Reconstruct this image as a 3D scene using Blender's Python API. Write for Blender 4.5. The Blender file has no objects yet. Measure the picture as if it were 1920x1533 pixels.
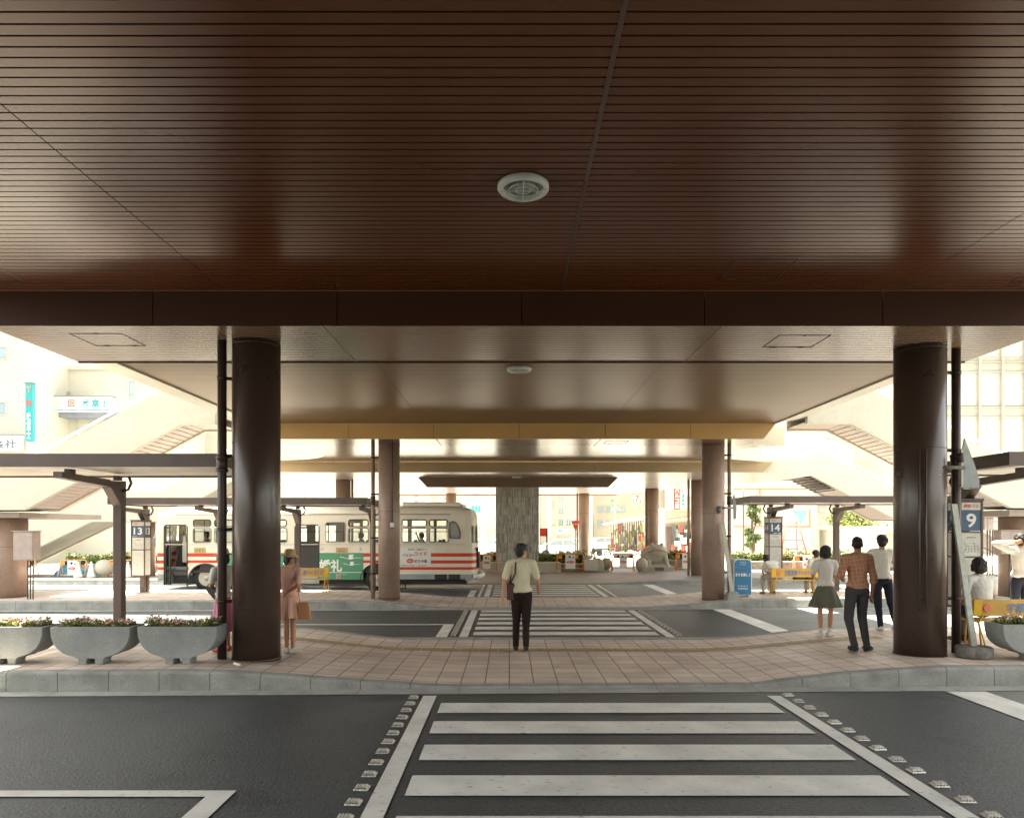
import bpy, math, random
from mathutils import Vector, Matrix
R = math.radians
random.seed(7)
sc = bpy.context.scene
COL = sc.collection
# ------------------------------------------------------------------ camera
F, CX, HY, CH = 1320.0, 955.0, 993.0, 2.06      # focal length, vanishing point (photo px), eye height
cam = bpy.data.cameras.new('camera'); camo = bpy.data.objects.new('camera', cam); COL.objects.link(camo)
camo.location = (0, 0, CH); camo.rotation_euler = (R(90), 0, 0)
cam.sensor_width = 36; cam.lens = 36*F/1920
cam.shift_x = 5/1920; cam.shift_y = 226.5/1920
cam.clip_start = .05; cam.clip_end = 2000
sc.camera = camo
sc.view_settings.view_transform = 'Standard'; sc.view_settings.look = 'None'
sc.view_settings.gamma = 1; sc.view_settings.exposure = 3.12
# ------------------------------------------------------------------ world and sun
SUN_D = Vector((0.12, -0.16, -1.0)).normalized()      # direction the light travels
elev = math.asin(-SUN_D.z); az = math.atan2(-SUN_D.x, -SUN_D.y)
w = bpy.data.worlds.new('World'); sc.world = w; w.use_nodes = True
nt = w.node_tree; nt.nodes.clear()
sky = nt.nodes.new('ShaderNodeTexSky'); sky.sky_type = 'NISHITA'; sky.sun_disc = False
sky.sun_elevation = elev; sky.sun_rotation = az; sky.dust_density = 2; sky.air_density = 1.0
hs = nt.nodes.new('ShaderNodeHueSaturation'); hs.inputs['Saturation'].default_value = .25
mx = nt.nodes.new('ShaderNodeMix'); mx.data_type = 'RGBA'; mx.blend_type = 'MULTIPLY'
mx.inputs[0].default_value = 1; mx.inputs[7].default_value = (1.0, .965, .86, 1)
bg = nt.nodes.new('ShaderNodeBackground'); bg.inputs[1].default_value = .10
wo = nt.nodes.new('ShaderNodeOutputWorld')
nt.links.new(sky.outputs[0], hs.inputs['Color']); nt.links.new(hs.outputs[0], mx.inputs[6])
nt.links.new(mx.outputs[2], bg.inputs[0]); nt.links.new(bg.outputs[0], wo.inputs[0])
sl = bpy.data.lights.new('sun', 'SUN'); so = bpy.data.objects.new('sun', sl); COL.objects.link(so)
sl.energy = 4.4; sl.angle = R(.6); sl.color = (1, .92, .76)
so.rotation_euler = SUN_D.to_track_quat('-Z', 'Y').to_euler()
sc.cycles.max_bounces = 7; sc.cycles.diffuse_bounces = 4; sc.cycles.glossy_bounces = 3
sc.cycles.transparent_max_bounces = 12; sc.cycles.transmission_bounces = 4
sc.cycles.use_denoising = True; sc.cycles.caustics_reflective = False; sc.cycles.caustics_refractive = False
sc.cycles.sample_clamp_indirect = 6

# ------------------------------------------------------------------ helpers
def PX(px, Y): return (px-CX)*Y/F
def PZ(py, Y): return CH-(py-HY)*Y/F
def GY(py, z=0): return (CH-z)*F/(py-HY)

def mat(name, col, rough=.6, metal=0, var=.12, vscale=3., fine=0., fscale=60., bump=0., bscale=80., spec=.5, col2=None, stretch=None, coat=0):
    m = bpy.data.materials.get(name)
    if m: return m
    m = bpy.data.materials.new(name); m.use_nodes = True
    n = m.node_tree.nodes; l = m.node_tree.links; b = n['Principled BSDF']
    b.inputs['Roughness'].default_value = rough; b.inputs['Metallic'].default_value = metal
    b.inputs['Specular IOR Level'].default_value = spec
    if rough < .6 and 'ceiling' not in name and 'soffit' not in name:
        rn = n.new('ShaderNodeTexNoise'); rn.inputs['Scale'].default_value = vscale*2.3; rn.inputs['Detail'].default_value = 7; rn.inputs['Roughness'].default_value = .7
        rr_ = n.new('ShaderNodeMapRange'); rr_.inputs[1].default_value = .3; rr_.inputs[2].default_value = .7; rr_.inputs[3].default_value = rough*.94; rr_.inputs[4].default_value = min(1, rough*1.12)
        tcr = n.new('ShaderNodeTexCoord'); l.new(tcr.outputs['Object'], rn.inputs['Vector']); l.new(rn.outputs[0], rr_.inputs[0]); l.new(rr_.outputs[0], b.inputs['Roughness'])
    if coat: b.inputs['Coat Weight'].default_value = coat; b.inputs['Coat Roughness'].default_value = .15
    tc = n.new('ShaderNodeTexCoord'); src = tc.outputs['Object']
    if stretch:
        mp = n.new('ShaderNodeMapping'); mp.inputs['Scale'].default_value = stretch
        l.new(src, mp.inputs[0]); src = mp.outputs[0]
    c = (*col, 1)
    noi = n.new('ShaderNodeTexNoise'); noi.inputs['Scale'].default_value = vscale; noi.inputs['Detail'].default_value = 5
    l.new(src, noi.inputs['Vector'])
    cr = n.new('ShaderNodeMapRange'); cr.inputs[1].default_value = .3; cr.inputs[2].default_value = .7
    l.new(noi.outputs[0], cr.inputs[0])
    mix = n.new('ShaderNodeMix'); mix.data_type = 'RGBA'
    lo = tuple(v*(1-var) for v in col); hi = tuple(min(1, v*(1+var)) for v in col) if col2 is None else col2
    mix.inputs[6].default_value = (*lo, 1); mix.inputs[7].default_value = (*hi, 1)
    l.new(cr.outputs[0], mix.inputs[0]); out = mix.outputs[2]
    if fine:
        n2 = n.new('ShaderNodeTexNoise'); n2.inputs['Scale'].default_value = fscale; n2.inputs['Detail'].default_value = 3
        l.new(src, n2.inputs['Vector'])
        r2 = n.new('ShaderNodeMapRange'); r2.inputs[1].default_value = .3; r2.inputs[2].default_value = .7
        r2.inputs[3].default_value = 1-fine; r2.inputs[4].default_value = 1+fine
        l.new(n2.outputs[0], r2.inputs[0])
        mm = n.new('ShaderNodeVectorMath'); mm.operation = 'SCALE'
        l.new(out, mm.inputs[0]); l.new(r2.outputs[0], mm.inputs['Scale']); out = mm.outputs[0]
    l.new(out, b.inputs['Base Color'])
    if bump:
        n3 = n.new('ShaderNodeTexNoise'); n3.inputs['Scale'].default_value = bscale; n3.inputs['Detail'].default_value = 4
        l.new(src, n3.inputs['Vector'])
        bp = n.new('ShaderNodeBump'); bp.inputs['Strength'].default_value = bump; bp.inputs['Distance'].default_value = .01
        l.new(n3.outputs[0], bp.inputs['Height']); l.new(bp.outputs[0], b.inputs['Normal'])
    return m

def flat(name, col, rough=.6): return mat(name, col, rough, var=.04)

M = {}
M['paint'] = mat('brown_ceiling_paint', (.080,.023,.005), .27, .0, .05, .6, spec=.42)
M['paint2'] = mat('tan_ceiling_paint', (.17,.105,.065), .22, .0, .04, .6, spec=.9)  # same brown paint, lightened: grazing reflections put into the colour
M['paint3'] = mat('tan_ceiling_paint_far', (.155,.095,.046), .34, .0, .04, .6, spec=.14)  # the long bay's copy, reflected brightness likewise in the base colour
M['backing'] = flat('dark_backing', (.012,.009,.008), .9)
M['fascia'] = mat('bronze_fascia_paint', (.042,.014,.004), .5, 0, .08, 1.2, spec=.2)
M['strip'] = mat('joint_strip', (.06,.028,.015), .4)
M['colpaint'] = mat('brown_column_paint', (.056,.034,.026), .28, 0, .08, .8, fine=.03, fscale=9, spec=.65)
M['colhazed'] = mat('column_paint_hazed', (.30,.212,.165), .36, 0, .12, 2.0, fine=.08, fscale=14)  # column brown lightened for the far rows, bright haze put into the colour
M['pipe'] = mat('brown_pipe_paint', (.06,.038,.032), .4, 0, .15, 4)
M['darkmetal'] = mat('dark_bracket_metal', (.02,.015,.014), .5)
M['shelter'] = mat('brown_shelter_paint', (.085,.056,.046), .45, 0, .12, 3)
M['shelterroof'] = mat('shelter_roof_underside', (.45,.42,.36), .45, 0, .25, 1.2)
M['cream'] = mat('white_deck_panel', (.50,.475,.40), .55, 0, .06, 1.2, fine=.04, fscale=12)
M['whiteconc'] = mat('white_painted_concrete', (.50,.475,.39), .7, 0, .07, .8, fine=.04, fscale=9)
M['soffitlight'] = mat('stair_soffit', (.40,.33,.30), .5, 0, .06, 2)
M['soffitgrey'] = mat('stair_soffit_grey', (.33,.34,.30), .7, 0, .15, 1)
M['kerb'] = mat('kerb_concrete', (.27,.275,.255), .85, 0, .22, 3.5, fine=.18, fscale=70, bump=.5, bscale=90)
M['gutter'] = mat('gutter_concrete', (.34,.345,.32), .85, 0, .18, 2.5, fine=.12, fscale=60, bump=.3)
M['concrete'] = mat('plaza_concrete', (.48,.46,.40), .85, 0, .12, .5, fine=.08, fscale=8, bump=.2, bscale=30)
M['planter'] = mat('grey_cast_stone', (.28,.295,.285), .9, 0, .16, 3, fine=.22, fscale=110, bump=.9, bscale=130)
M['glass'] = None
M['steel'] = mat('galvanised_steel', (.20,.21,.20), .45, .5, .18, 8)
M['yellow'] = mat('yellow_bench_paint', (.62,.36,.02), .42, 0, .12, 4, fine=.05)
M['yellowdull'] = mat('aged_yellow_board', (.50,.30,.05), .5, 0, .15, 5)
M['white'] = mat('white_paint', (.75,.74,.70), .5, 0, .05, 3)
M['offwhite'] = mat('paper_white', (.62,.61,.55), .6, 0, .08, 10)
M['black'] = mat('black_rubber', (.018,.018,.018), .75, 0, .2, 8)
M['blue'] = mat('blue_sign', (.05,.11,.19), .6, 0, .08, 3)
M['boxblue'] = mat('blue_box_paint', (.02,.16,.32), .4, 0, .08, 3)
M['red'] = mat('red_paint', (.62,.05,.025), .45, 0, .1, 3)
M['orange'] = mat('orange_paint', (.75,.28,.04), .45, 0, .1, 3)
M['green'] = mat('bus_green_ad', (.07,.26,.14), .5, 0, .06, 2)
M['teal'] = mat('teal_sign', (.03,.30,.33), .5, 0, .06, 2)
M['skin'] = mat('skin', (.50,.26,.15), .55, 0, .08, 9, spec=.35)
M['skindark'] = mat('tanned_skin', (.36,.17,.09), .55, 0, .08, 9, spec=.35)
M['hair'] = mat('black_hair', (.009,.007,.007), .6, 0, .3, 60, bump=.8, bscale=160, stretch=(1,1,.15))
M['leaf1'] = mat('leaf_green', (.10,.135,.04), .6, 0, .45, 9)
M['leaf2'] = mat('leaf_bright', (.24,.27,.06), .6, 0, .35, 9)
M['petal'] = mat('pink_petals', (.75,.33,.33), .6, 0, .2, 20)
M['petalw'] = mat('pale_petals', (.8,.65,.55), .6, 0, .1, 20)
M['soil'] = mat('soil', (.04,.028,.018), .95, 0, .3, 20, bump=.6)
M['bark'] = mat('bark', (.10,.075,.05), .9, 0, .3, 8, bump=.6)
M['winglass'] = mat('far_window_glass', (.20,.24,.25), .12, 0, .2, .6)
M['dark'] = mat('dark_interior', (.03,.028,.026), .6, 0, .25, 2)

def glass_mat():
    m = bpy.data.materials.new('clear_glass'); m.use_nodes = True
    n = m.node_tree.nodes; l = m.node_tree.links; n.clear()
    o = n.new('ShaderNodeOutputMaterial'); t = n.new('ShaderNodeBsdfTransparent'); g = n.new('ShaderNodeBsdfGlossy')
    t.inputs[0].default_value = (.86,.88,.86,1); g.inputs['Roughness'].default_value = .03
    fr = n.new('ShaderNodeFresnel'); fr.inputs[0].default_value = 1.45
    mxx = n.new('ShaderNodeMixShader'); l.new(fr.outputs[0], mxx.inputs[0]); l.new(t.outputs[0], mxx.inputs[1]); l.new(g.outputs[0], mxx.inputs[2])
    l.new(mxx.outputs[0], o.inputs[0]); return m
M['glass'] = glass_mat()

def asphalt_mat():
    m = bpy.data.materials.new('asphalt'); m.use_nodes = True
    n = m.node_tree.nodes; l = m.node_tree.links; b = n['Principled BSDF']
    b.inputs['Roughness'].default_value = .5; b.inputs['Specular IOR Level'].default_value = .6
    tc = n.new('ShaderNodeTexCoord')
    big = n.new('ShaderNodeTexNoise'); big.inputs['Scale'].default_value = .5; big.inputs['Detail'].default_value = 6
    fin = n.new('ShaderNodeTexVoronoi'); fin.inputs['Scale'].default_value = 95
    fn = n.new('ShaderNodeTexNoise'); fn.inputs['Scale'].default_value = 38; fn.inputs['Detail'].default_value = 6
    for q in (big, fin, fn): l.new(tc.outputs['Object'], q.inputs['Vector'])
    r1 = n.new('ShaderNodeValToRGB'); r1.color_ramp.elements[0].position = .3; r1.color_ramp.elements[1].position = .72
    r1.color_ramp.elements[0].color = (.052,.061,.066,1); r1.color_ramp.elements[1].color = (.076,.088,.095,1)
    l.new(big.outputs[0], r1.inputs[0])
    r2 = n.new('ShaderNodeMapRange'); r2.inputs[1].default_value = .2; r2.inputs[2].default_value = .8
    r2.inputs[3].default_value = .45; r2.inputs[4].default_value = 1.6
    l.new(fn.outputs[0], r2.inputs[0])
    sp = n.new('ShaderNodeMapRange'); sp.inputs[1].default_value = 0; sp.inputs[2].default_value = .5; sp.inputs[3].default_value = 1.35; sp.inputs[4].default_value = .75
    l.new(fin.outputs['Distance'], sp.inputs[0])
    mu = n.new('ShaderNodeMath'); mu.operation = 'MULTIPLY'; l.new(r2.outputs[0], mu.inputs[0]); l.new(sp.outputs[0], mu.inputs[1])
    v = n.new('ShaderNodeVectorMath'); v.operation = 'SCALE'; l.new(r1.outputs[0], v.inputs[0]); l.new(mu.outputs[0], v.inputs['Scale'])
    st = n.new('ShaderNodeTexNoise'); st.inputs['Scale'].default_value = 1.7; st.inputs['Detail'].default_value = 9; st.inputs['Roughness'].default_value = .62; st.inputs['Distortion'].default_value = .6
    l.new(tc.outputs['Object'], st.inputs['Vector'])
    sr = n.new('ShaderNodeValToRGB'); sr.color_ramp.elements[0].position = .34; sr.color_ramp.elements[1].position = .46; sr.color_ramp.elements[0].color = (.70,.69,.67,1); sr.color_ramp.elements[1].color = (1,1,1,1)
    l.new(st.outputs[0], sr.inputs[0])
    sm = n.new('ShaderNodeMix'); sm.data_type = 'RGBA'; sm.blend_type = 'MULTIPLY'; sm.inputs[0].default_value = 1; l.new(v.outputs[0], sm.inputs[6]); l.new(sr.outputs[0], sm.inputs[7])
    cv = n.new('ShaderNodeTexVoronoi'); cv.feature = 'DISTANCE_TO_EDGE'; cv.inputs['Scale'].default_value = .33
    cd = n.new('ShaderNodeMix'); cd.data_type = 'VECTOR'; cd.inputs[0].default_value = .12; l.new(tc.outputs['Object'], cd.inputs[4]); l.new(st.outputs[1], cd.inputs[5]); l.new(cd.outputs[1], cv.inputs['Vector'])
    cc = n.new('ShaderNodeMapRange'); cc.inputs[1].default_value = .0015; cc.inputs[2].default_value = .004; cc.inputs[3].default_value = .85; cc.inputs[4].default_value = 1; l.new(cv.outputs['Distance'], cc.inputs[0])
    v2 = n.new('ShaderNodeVectorMath'); v2.operation = 'SCALE'; l.new(sm.outputs[2], v2.inputs[0]); l.new(cc.outputs[0], v2.inputs['Scale'])
    pv = n.new('ShaderNodeTexNoise'); pv.inputs['Scale'].default_value = 26; pv.inputs['Detail'].default_value = 3; pv.inputs['Roughness'].default_value = .55; l.new(tc.outputs['Object'], pv.inputs['Vector'])
    pr_ = n.new('ShaderNodeMapRange'); pr_.inputs[1].default_value = .33; pr_.inputs[2].default_value = .43; pr_.inputs[3].default_value = .25; pr_.inputs[4].default_value = 1; l.new(pv.outputs[0], pr_.inputs[0])
    v3 = n.new('ShaderNodeVectorMath'); v3.operation = 'SCALE'; l.new(v2.outputs[0], v3.inputs[0]); l.new(pr_.outputs[0], v3.inputs['Scale'])
    l.new(v3.outputs[0], b.inputs['Base Color'])
    ha = n.new('ShaderNodeMath'); ha.operation = 'MULTIPLY'; l.new(mu.outputs[0], ha.inputs[0]); l.new(pr_.outputs[0], ha.inputs[1])
    bp = n.new('ShaderNodeBump'); bp.inputs['Strength'].default_value = .45; bp.inputs['Distance'].default_value = .012
    l.new(ha.outputs[0], bp.inputs['Height']); l.new(bp.outputs[0], b.inputs['Normal'])
    return m
M['asphalt'] = asphalt_mat()

def marking_mat(name, col):
    m = bpy.data.materials.new(name); m.use_nodes = True
    n = m.node_tree.nodes; l = m.node_tree.links; b = n['Principled BSDF']; b.inputs['Roughness'].default_value = .7
    tc = n.new('ShaderNodeTexCoord'); mp = n.new('ShaderNodeMapping'); mp.inputs['Scale'].default_value = (.6, 1.4, 1)
    a = n.new('ShaderNodeTexNoise'); a.inputs['Scale'].default_value = 18; a.inputs['Detail'].default_value = 8; a.inputs['Roughness'].default_value = .65
    c = n.new('ShaderNodeTexNoise'); c.inputs['Scale'].default_value = 2.2; c.inputs['Detail'].default_value = 4
    l.new(tc.outputs['Object'], mp.inputs[0]); l.new(mp.outputs[0], a.inputs['Vector']); l.new(tc.outputs['Object'], c.inputs['Vector'])
    r = n.new('ShaderNodeValToRGB'); r.color_ramp.elements[0].position = .31; r.color_ramp.elements[1].position = .40
    r.color_ramp.elements[0].color = (.30,.30,.29,1); r.color_ramp.elements[1].color = (1,1,1,1)
    l.new(a.outputs[0], r.inputs[0])
    r2 = n.new('ShaderNodeMapRange'); r2.inputs[1].default_value = .3; r2.inputs[2].default_value = .7; r2.inputs[3].default_value = .80; r2.inputs[4].default_value = 1.08
    l.new(c.outputs[0], r2.inputs[0])
    x = n.new('ShaderNodeMix'); x.data_type = 'RGBA'; x.blend_type = 'MULTIPLY'; x.inputs[0].default_value = 1
    x.inputs[7].default_value = (*col, 1); l.new(r.outputs[0], x.inputs[6])
    v = n.new('ShaderNodeVectorMath'); v.operation = 'SCALE'; l.new(x.outputs[2], v.inputs[0]); l.new(r2.outputs[0], v.inputs['Scale'])
    l.new(v.outputs[0], b.inputs['Base Color']); return m
M['mark'] = marking_mat('road_marking_paint', (.74,.73,.68))

def tile_mat():
    m = bpy.data.materials.new('pink_paving_tiles'); m.use_nodes = True
    n = m.node_tree.nodes; l = m.node_tree.links; b = n['Principled BSDF']; b.inputs['Roughness'].default_value = .55
    tc = n.new('ShaderNodeTexCoord')
    br = n.new('ShaderNodeTexBrick'); br.offset = 0; br.offset_frequency = 2; br.squash = 1
    br.inputs['Scale'].default_value = 1; br.inputs['Brick Width'].default_value = .323; br.inputs['Row Height'].default_value = .323
    br.inputs['Mortar Size'].default_value = .009; br.inputs['Mortar Smooth'].default_value = .2; br.inputs['Bias'].default_value = 0
    br.inputs['Color1'].default_value = (.54,.44,.365,1); br.inputs['Color2'].default_value = (.64,.54,.46,1); br.inputs['Mortar'].default_value = (.17,.125,.10,1)
    l.new(tc.outputs['Object'], br.inputs['Vector'])
    a = n.new('ShaderNodeTexNoise'); a.inputs['Scale'].default_value = 1.3; a.inputs['Detail'].default_value = 7
    l.new(tc.outputs['Object'], a.inputs['Vector'])
    r2 = n.new('ShaderNodeMapRange'); r2.inputs[1].default_value = .3; r2.inputs[2].default_value = .7; r2.inputs[3].default_value = .82; r2.inputs[4].default_value = 1.12
    l.new(a.outputs[0], r2.inputs[0])
    v = n.new('ShaderNodeVectorMath'); v.operation = 'SCALE'; l.new(br.outputs['Color'], v.inputs[0]); l.new(r2.outputs[0], v.inputs['Scale'])
    st = n.new('ShaderNodeTexNoise'); st.inputs['Scale'].default_value = 6; st.inputs['Detail'].default_value = 9; st.inputs['Roughness'].default_value = .7
    l.new(tc.outputs['Object'], st.inputs['Vector'])
    sr = n.new('ShaderNodeMapRange'); sr.inputs[1].default_value = .3; sr.inputs[2].default_value = .45; sr.inputs[3].default_value = .78; sr.inputs[4].default_value = 1
    l.new(st.outputs[0], sr.inputs[0]); v2 = n.new('ShaderNodeVectorMath'); v2.operation = 'SCALE'; l.new(v.outputs[0], v2.inputs[0]); l.new(sr.outputs[0], v2.inputs['Scale'])
    l.new(v2.outputs[0], b.inputs['Base Color'])
    bp = n.new('ShaderNodeBump'); bp.inputs['Strength'].default_value = .5; bp.inputs['Distance'].default_value = .006; bp.invert = True
    l.new(br.outputs['Fac'], bp.inputs['Height']); l.new(bp.outputs[0], b.inputs['Normal'])
    return m
M['tile'] = tile_mat()
M['tactile'] = mat('ochre_tactile_tiles', (.33,.25,.12), .6, 0, .12, 3, bump=.4, bscale=40)

def slate_mat():
    m = bpy.data.materials.new('split_slate_cladding'); m.use_nodes = True
    n = m.node_tree.nodes; l = m.node_tree.links; b = n['Principled BSDF']; b.inputs['Roughness'].default_value = .8
    tc = n.new('ShaderNodeTexCoord'); sx = n.new('ShaderNodeSeparateXYZ'); l.new(tc.outputs['Object'], sx.inputs[0])
    ad = n.new('ShaderNodeMath'); ad.operation = 'ADD'; l.new(sx.outputs[0], ad.inputs[0]); l.new(sx.outputs[1], ad.inputs[1])
    cb = n.new('ShaderNodeCombineXYZ'); l.new(sx.outputs[2], cb.inputs[0]); l.new(ad.outputs[0], cb.inputs[1])
    br = n.new('ShaderNodeTexBrick'); br.offset = .37; br.offset_frequency = 3; br.squash = .7; br.squash_frequency = 3
    br.inputs['Scale'].default_value = 1; br.inputs['Brick Width'].default_value = .42; br.inputs['Row Height'].default_value = .028
    br.inputs['Mortar Size'].default_value = .004; br.inputs['Color1'].default_value = (.30,.31,.28,1); br.inputs['Color2'].default_value = (.80,.80,.74,1)
    br.inputs['Mortar'].default_value = (.12,.12,.10,1)
    l.new(cb.outputs[0], br.inputs['Vector'])
    a = n.new('ShaderNodeTexNoise'); a.inputs['Scale'].default_value = 4; l.new(tc.outputs['Object'], a.inputs['Vector'])
    r2 = n.new('ShaderNodeMapRange'); r2.inputs[3].default_value = .6; r2.inputs[4].default_value = 1.3; l.new(a.outputs[0], r2.inputs[0])
    v = n.new('ShaderNodeVectorMath'); v.operation = 'SCALE'; l.new(br.outputs['Color'], v.inputs[0]); l.new(r2.outputs[0], v.inputs['Scale'])
    l.new(v.outputs[0], b.inputs['Base Color'])
    bp = n.new('ShaderNodeBump'); bp.inputs['Strength'].default_value = .8; bp.inputs['Distance'].default_value = .02
    l.new(br.outputs['Color'], bp.inputs['Height']); l.new(bp.outputs[0], b.inputs['Normal']); return m
M['slate'] = slate_mat()

def plaid_mat():
    m = bpy.data.materials.new('brown_plaid_cotton'); m.use_nodes = True
    n = m.node_tree.nodes; l = m.node_tree.links; b = n['Principled BSDF']; b.inputs['Roughness'].default_value = .9
    tc = n.new('ShaderNodeTexCoord'); br = n.new('ShaderNodeTexBrick'); br.offset = 0
    mp = n.new('ShaderNodeMapping'); mp.inputs['Rotation'].default_value = (R(90), 0, R(8)); l.new(tc.outputs['Object'], mp.inputs[0])
    br.inputs['Scale'].default_value = 1; br.inputs['Brick Width'].default_value = .05; br.inputs['Row Height'].default_value = .06
    br.inputs['Mortar Size'].default_value = .006; br.inputs['Mortar Smooth'].default_value = .6
    br.inputs['Color1'].default_value = (.34,.15,.08,1); br.inputs['Color2'].default_value = (.42,.20,.11,1); br.inputs['Mortar'].default_value = (.50,.29,.18,1)
    l.new(mp.outputs[0], br.inputs['Vector']); l.new(br.outputs['Color'], b.inputs['Base Color'])
    return m
M['plaid'] = plaid_mat()
def cloth(name, col, bump=.6): return mat(name, col, .9, 0, .1, 6, bump=bump, bscale=11, stretch=(1,1,.45), spec=.2)

class MB:
    """collects faces; build() links them as one mesh object"""
    def __init__(s): s.v = []; s.f = []; s.mi = []; s.m = []; s.cur = 0; s.smooth = []
    def use(s, m):
        if m not in s.m: s.m.append(m)
        s.cur = s.m.index(m); return s
    def face(s, idx, smooth=False): s.f.append(tuple(idx)); s.mi.append(s.cur); s.smooth.append(smooth)
    def poly(s, pts, smooth=False):
        b = len(s.v); s.v += [tuple(p) for p in pts]; s.face(range(b, b+len(pts)), smooth)
    def box(s, x0, x1, y0, y1, z0, z1):
        b = len(s.v)
        s.v += [(x0,y0,z0),(x1,y0,z0),(x1,y1,z0),(x0,y1,z0),(x0,y0,z1),(x1,y0,z1),(x1,y1,z1),(x0,y1,z1)]
        for q in ((0,3,2,1),(4,5,6,7),(0,1,5,4),(1,2,6,5),(2,3,7,6),(3,0,4,7)): s.face([b+i for i in q])
        return s
    def bbox(s, x0, x1, y0, y1, z0, z1, c=.01):
        """box with chamfered vertical and top edges"""
        pts = [(x0+c,y0),(x1-c,y0),(x1,y0+c),(x1,y1-c),(x1-c,y1),(x0+c,y1),(x0,y1-c),(x0,y0+c)]
        cx, cy = (x0+x1)/2, (y0+y1)/2
        ins = [(cx+(px-cx)*(1-c/max(1e-6,abs(x1-x0)/2)), cy+(py-cy)*(1-c/max(1e-6,abs(y1-y0)/2))) for px,py in pts]
        rings = [[(p[0],p[1],z0) for p in pts],[(p[0],p[1],z1-c) for p in pts],[(p[0],p[1],z1) for p in ins]]
        s.rings(rings); return s
    def rings(s, rings, cap0=True, cap1=True, smooth=False, close=True):
        b = len(s.v); k = len(rings[0])
        for r in rings: s.v += [tuple(p) for p in r]
        for i in range(len(rings)-1):
            for j in range(k if close else k-1):
                a = b+i*k+j; c = b+i*k+(j+1)%k
                s.face((a, c, c+k, a+k), smooth)
        if cap0: s.face([b+j for j in range(k)][::-1])
        if cap1: s.face([b+(len(rings)-1)*k+j for j in range(k)])
        return s
    def prism(s, pts, y0, y1):
        """outline in XZ extruded along Y"""
        s.rings([[(p[0], y0, p[1]) for p in pts], [(p[0], y1, p[1]) for p in pts]]); return s
    def prismx(s, pts, x0, x1):
        s.rings([[(x0, p[0], p[1]) for p in pts], [(x1, p[0], p[1]) for p in pts]]); return s
    def prismz(s, pts, z0, z1):
        s.rings([[(p[0], p[1], z0) for p in pts], [(p[0], p[1], z1) for p in pts]]); return s
    def tube(s, path, r, n=10, cap=True, smooth=True, flat=1.0):
        path = [Vector(p) for p in path]; rr = r if isinstance(r, (list, tuple)) else [r]*len(path)
        rings = []; up = None
        for i, p in enumerate(path):
            d = (path[min(i+1, len(path)-1)]-path[max(i-1, 0)])
            if d.length < 1e-9: d = Vector((0,0,1))
            d.normalize()
            if up is None: up = Vector((0,0,1)) if abs(d.z) < .9 else Vector((0,1,0))
            x = d.cross(up); 
            if x.length < 1e-6: x = Vector((1,0,0))
            x.normalize(); y = x.cross(d).normalized(); up = y
            rings.append([p+x*math.cos(2*math.pi*j/n)*rr[i]+y*math.sin(2*math.pi*j/n)*rr[i]*flat for j in range(n)])
        s.rings(rings, cap, cap, smooth); return s
    def cyl(s, x, y, z0, z1, r, n=32, r1=None, smooth=True):
        r1 = r if r1 is None else r1
        s.rings([[(x+math.cos(2*math.pi*j/n)*q, y+math.sin(2*math.pi*j/n)*q, z) for j in range(n)] for z, q in ((z0, r), (z1, r1))], smooth=smooth); return s
    def lathe(s, prof, x=0, y=0, n=24, sx=1, sy=1, ph=None):
        s.rings([[(x+math.cos(2*math.pi*j/n)*q*sx*(1 if ph is None else ph(2*math.pi*j/n, i)), y+math.sin(2*math.pi*j/n)*q*sy*(1 if ph is None else ph(2*math.pi*j/n, i)), z) for j in range(n)] for i, (q, z) in enumerate(prof)], smooth=True); return s
    def ell(s, c, r, n=14, k=9, rot=None):
        rings = []
        for i in range(k+1):
            t = math.pi*(i/k); t = min(max(t, .06), math.pi-.06)
            ring = []
            for j in range(n):
                p = Vector((math.sin(t)*math.cos(2*math.pi*j/n)*r[0], math.sin(t)*math.sin(2*math.pi*j/n)*r[1], -math.cos(t)*r[2]))
                if rot: p = rot @ p
                ring.append(Vector(c)+p)
            rings.append(ring)
        s.rings(rings, smooth=True); return s
    def cap(s, a, b, ra, rb, n=12):
        """tapered capsule"""
        a, b = Vector(a), Vector(b); d = (b-a); L = max(d.length, 1e-6); d = d/L
        path = [a-d*ra*.92, a-d*ra*.6, a, b, b+d*rb*.6, b+d*rb*.92]; s.tube(path, [ra*.38, ra*.8, ra, rb, rb*.8, rb*.38], n); return s
    def build(s, name, mt=None, parent=None, off=None, kind=None, label=None):
        me = bpy.data.meshes.new(name)
        o = off
        if o is None and parent is not None: o = root_loc(parent)
        o = o or Vector((0,0,0))
        me.from_pydata([(p[0]-o[0], p[1]-o[1], p[2]-o[2]) for p in s.v], [], s.f)
        mats = s.m if s.m else [mt]
        for q in mats: me.materials.append(q)
        me.polygons.foreach_set('material_index', s.mi if s.m else [0]*len(s.f))
        me.polygons.foreach_set('use_smooth', s.smooth); me.update()
        ob = bpy.data.objects.new(name, me); COL.objects.link(ob)
        if parent is not None: ob.parent = parent
        elif off is not None: ob.location = off
        if kind: ob['kind'] = kind
        if label: ob['label'] = label
        return ob
Z0 = Vector((0,0,0))
def root_loc(o):
    v = Vector((0,0,0))
    while o is not None: v = v + o.location; o = o.parent
    return v
def thing(name, label, cat, loc=(0,0,0), rz=0, group=None):
    o = bpy.data.objects.new(name, None); COL.objects.link(o); o.location = loc; o.rotation_euler = (0,0,rz)
    o.empty_display_size = .2; o['label'] = label; o['category'] = cat
    if group: o['group'] = group
    return o
def tag(o, label, cat, group=None):
    o['label'] = label; o['category'] = cat
    if group: o['group'] = group
    return o
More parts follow.
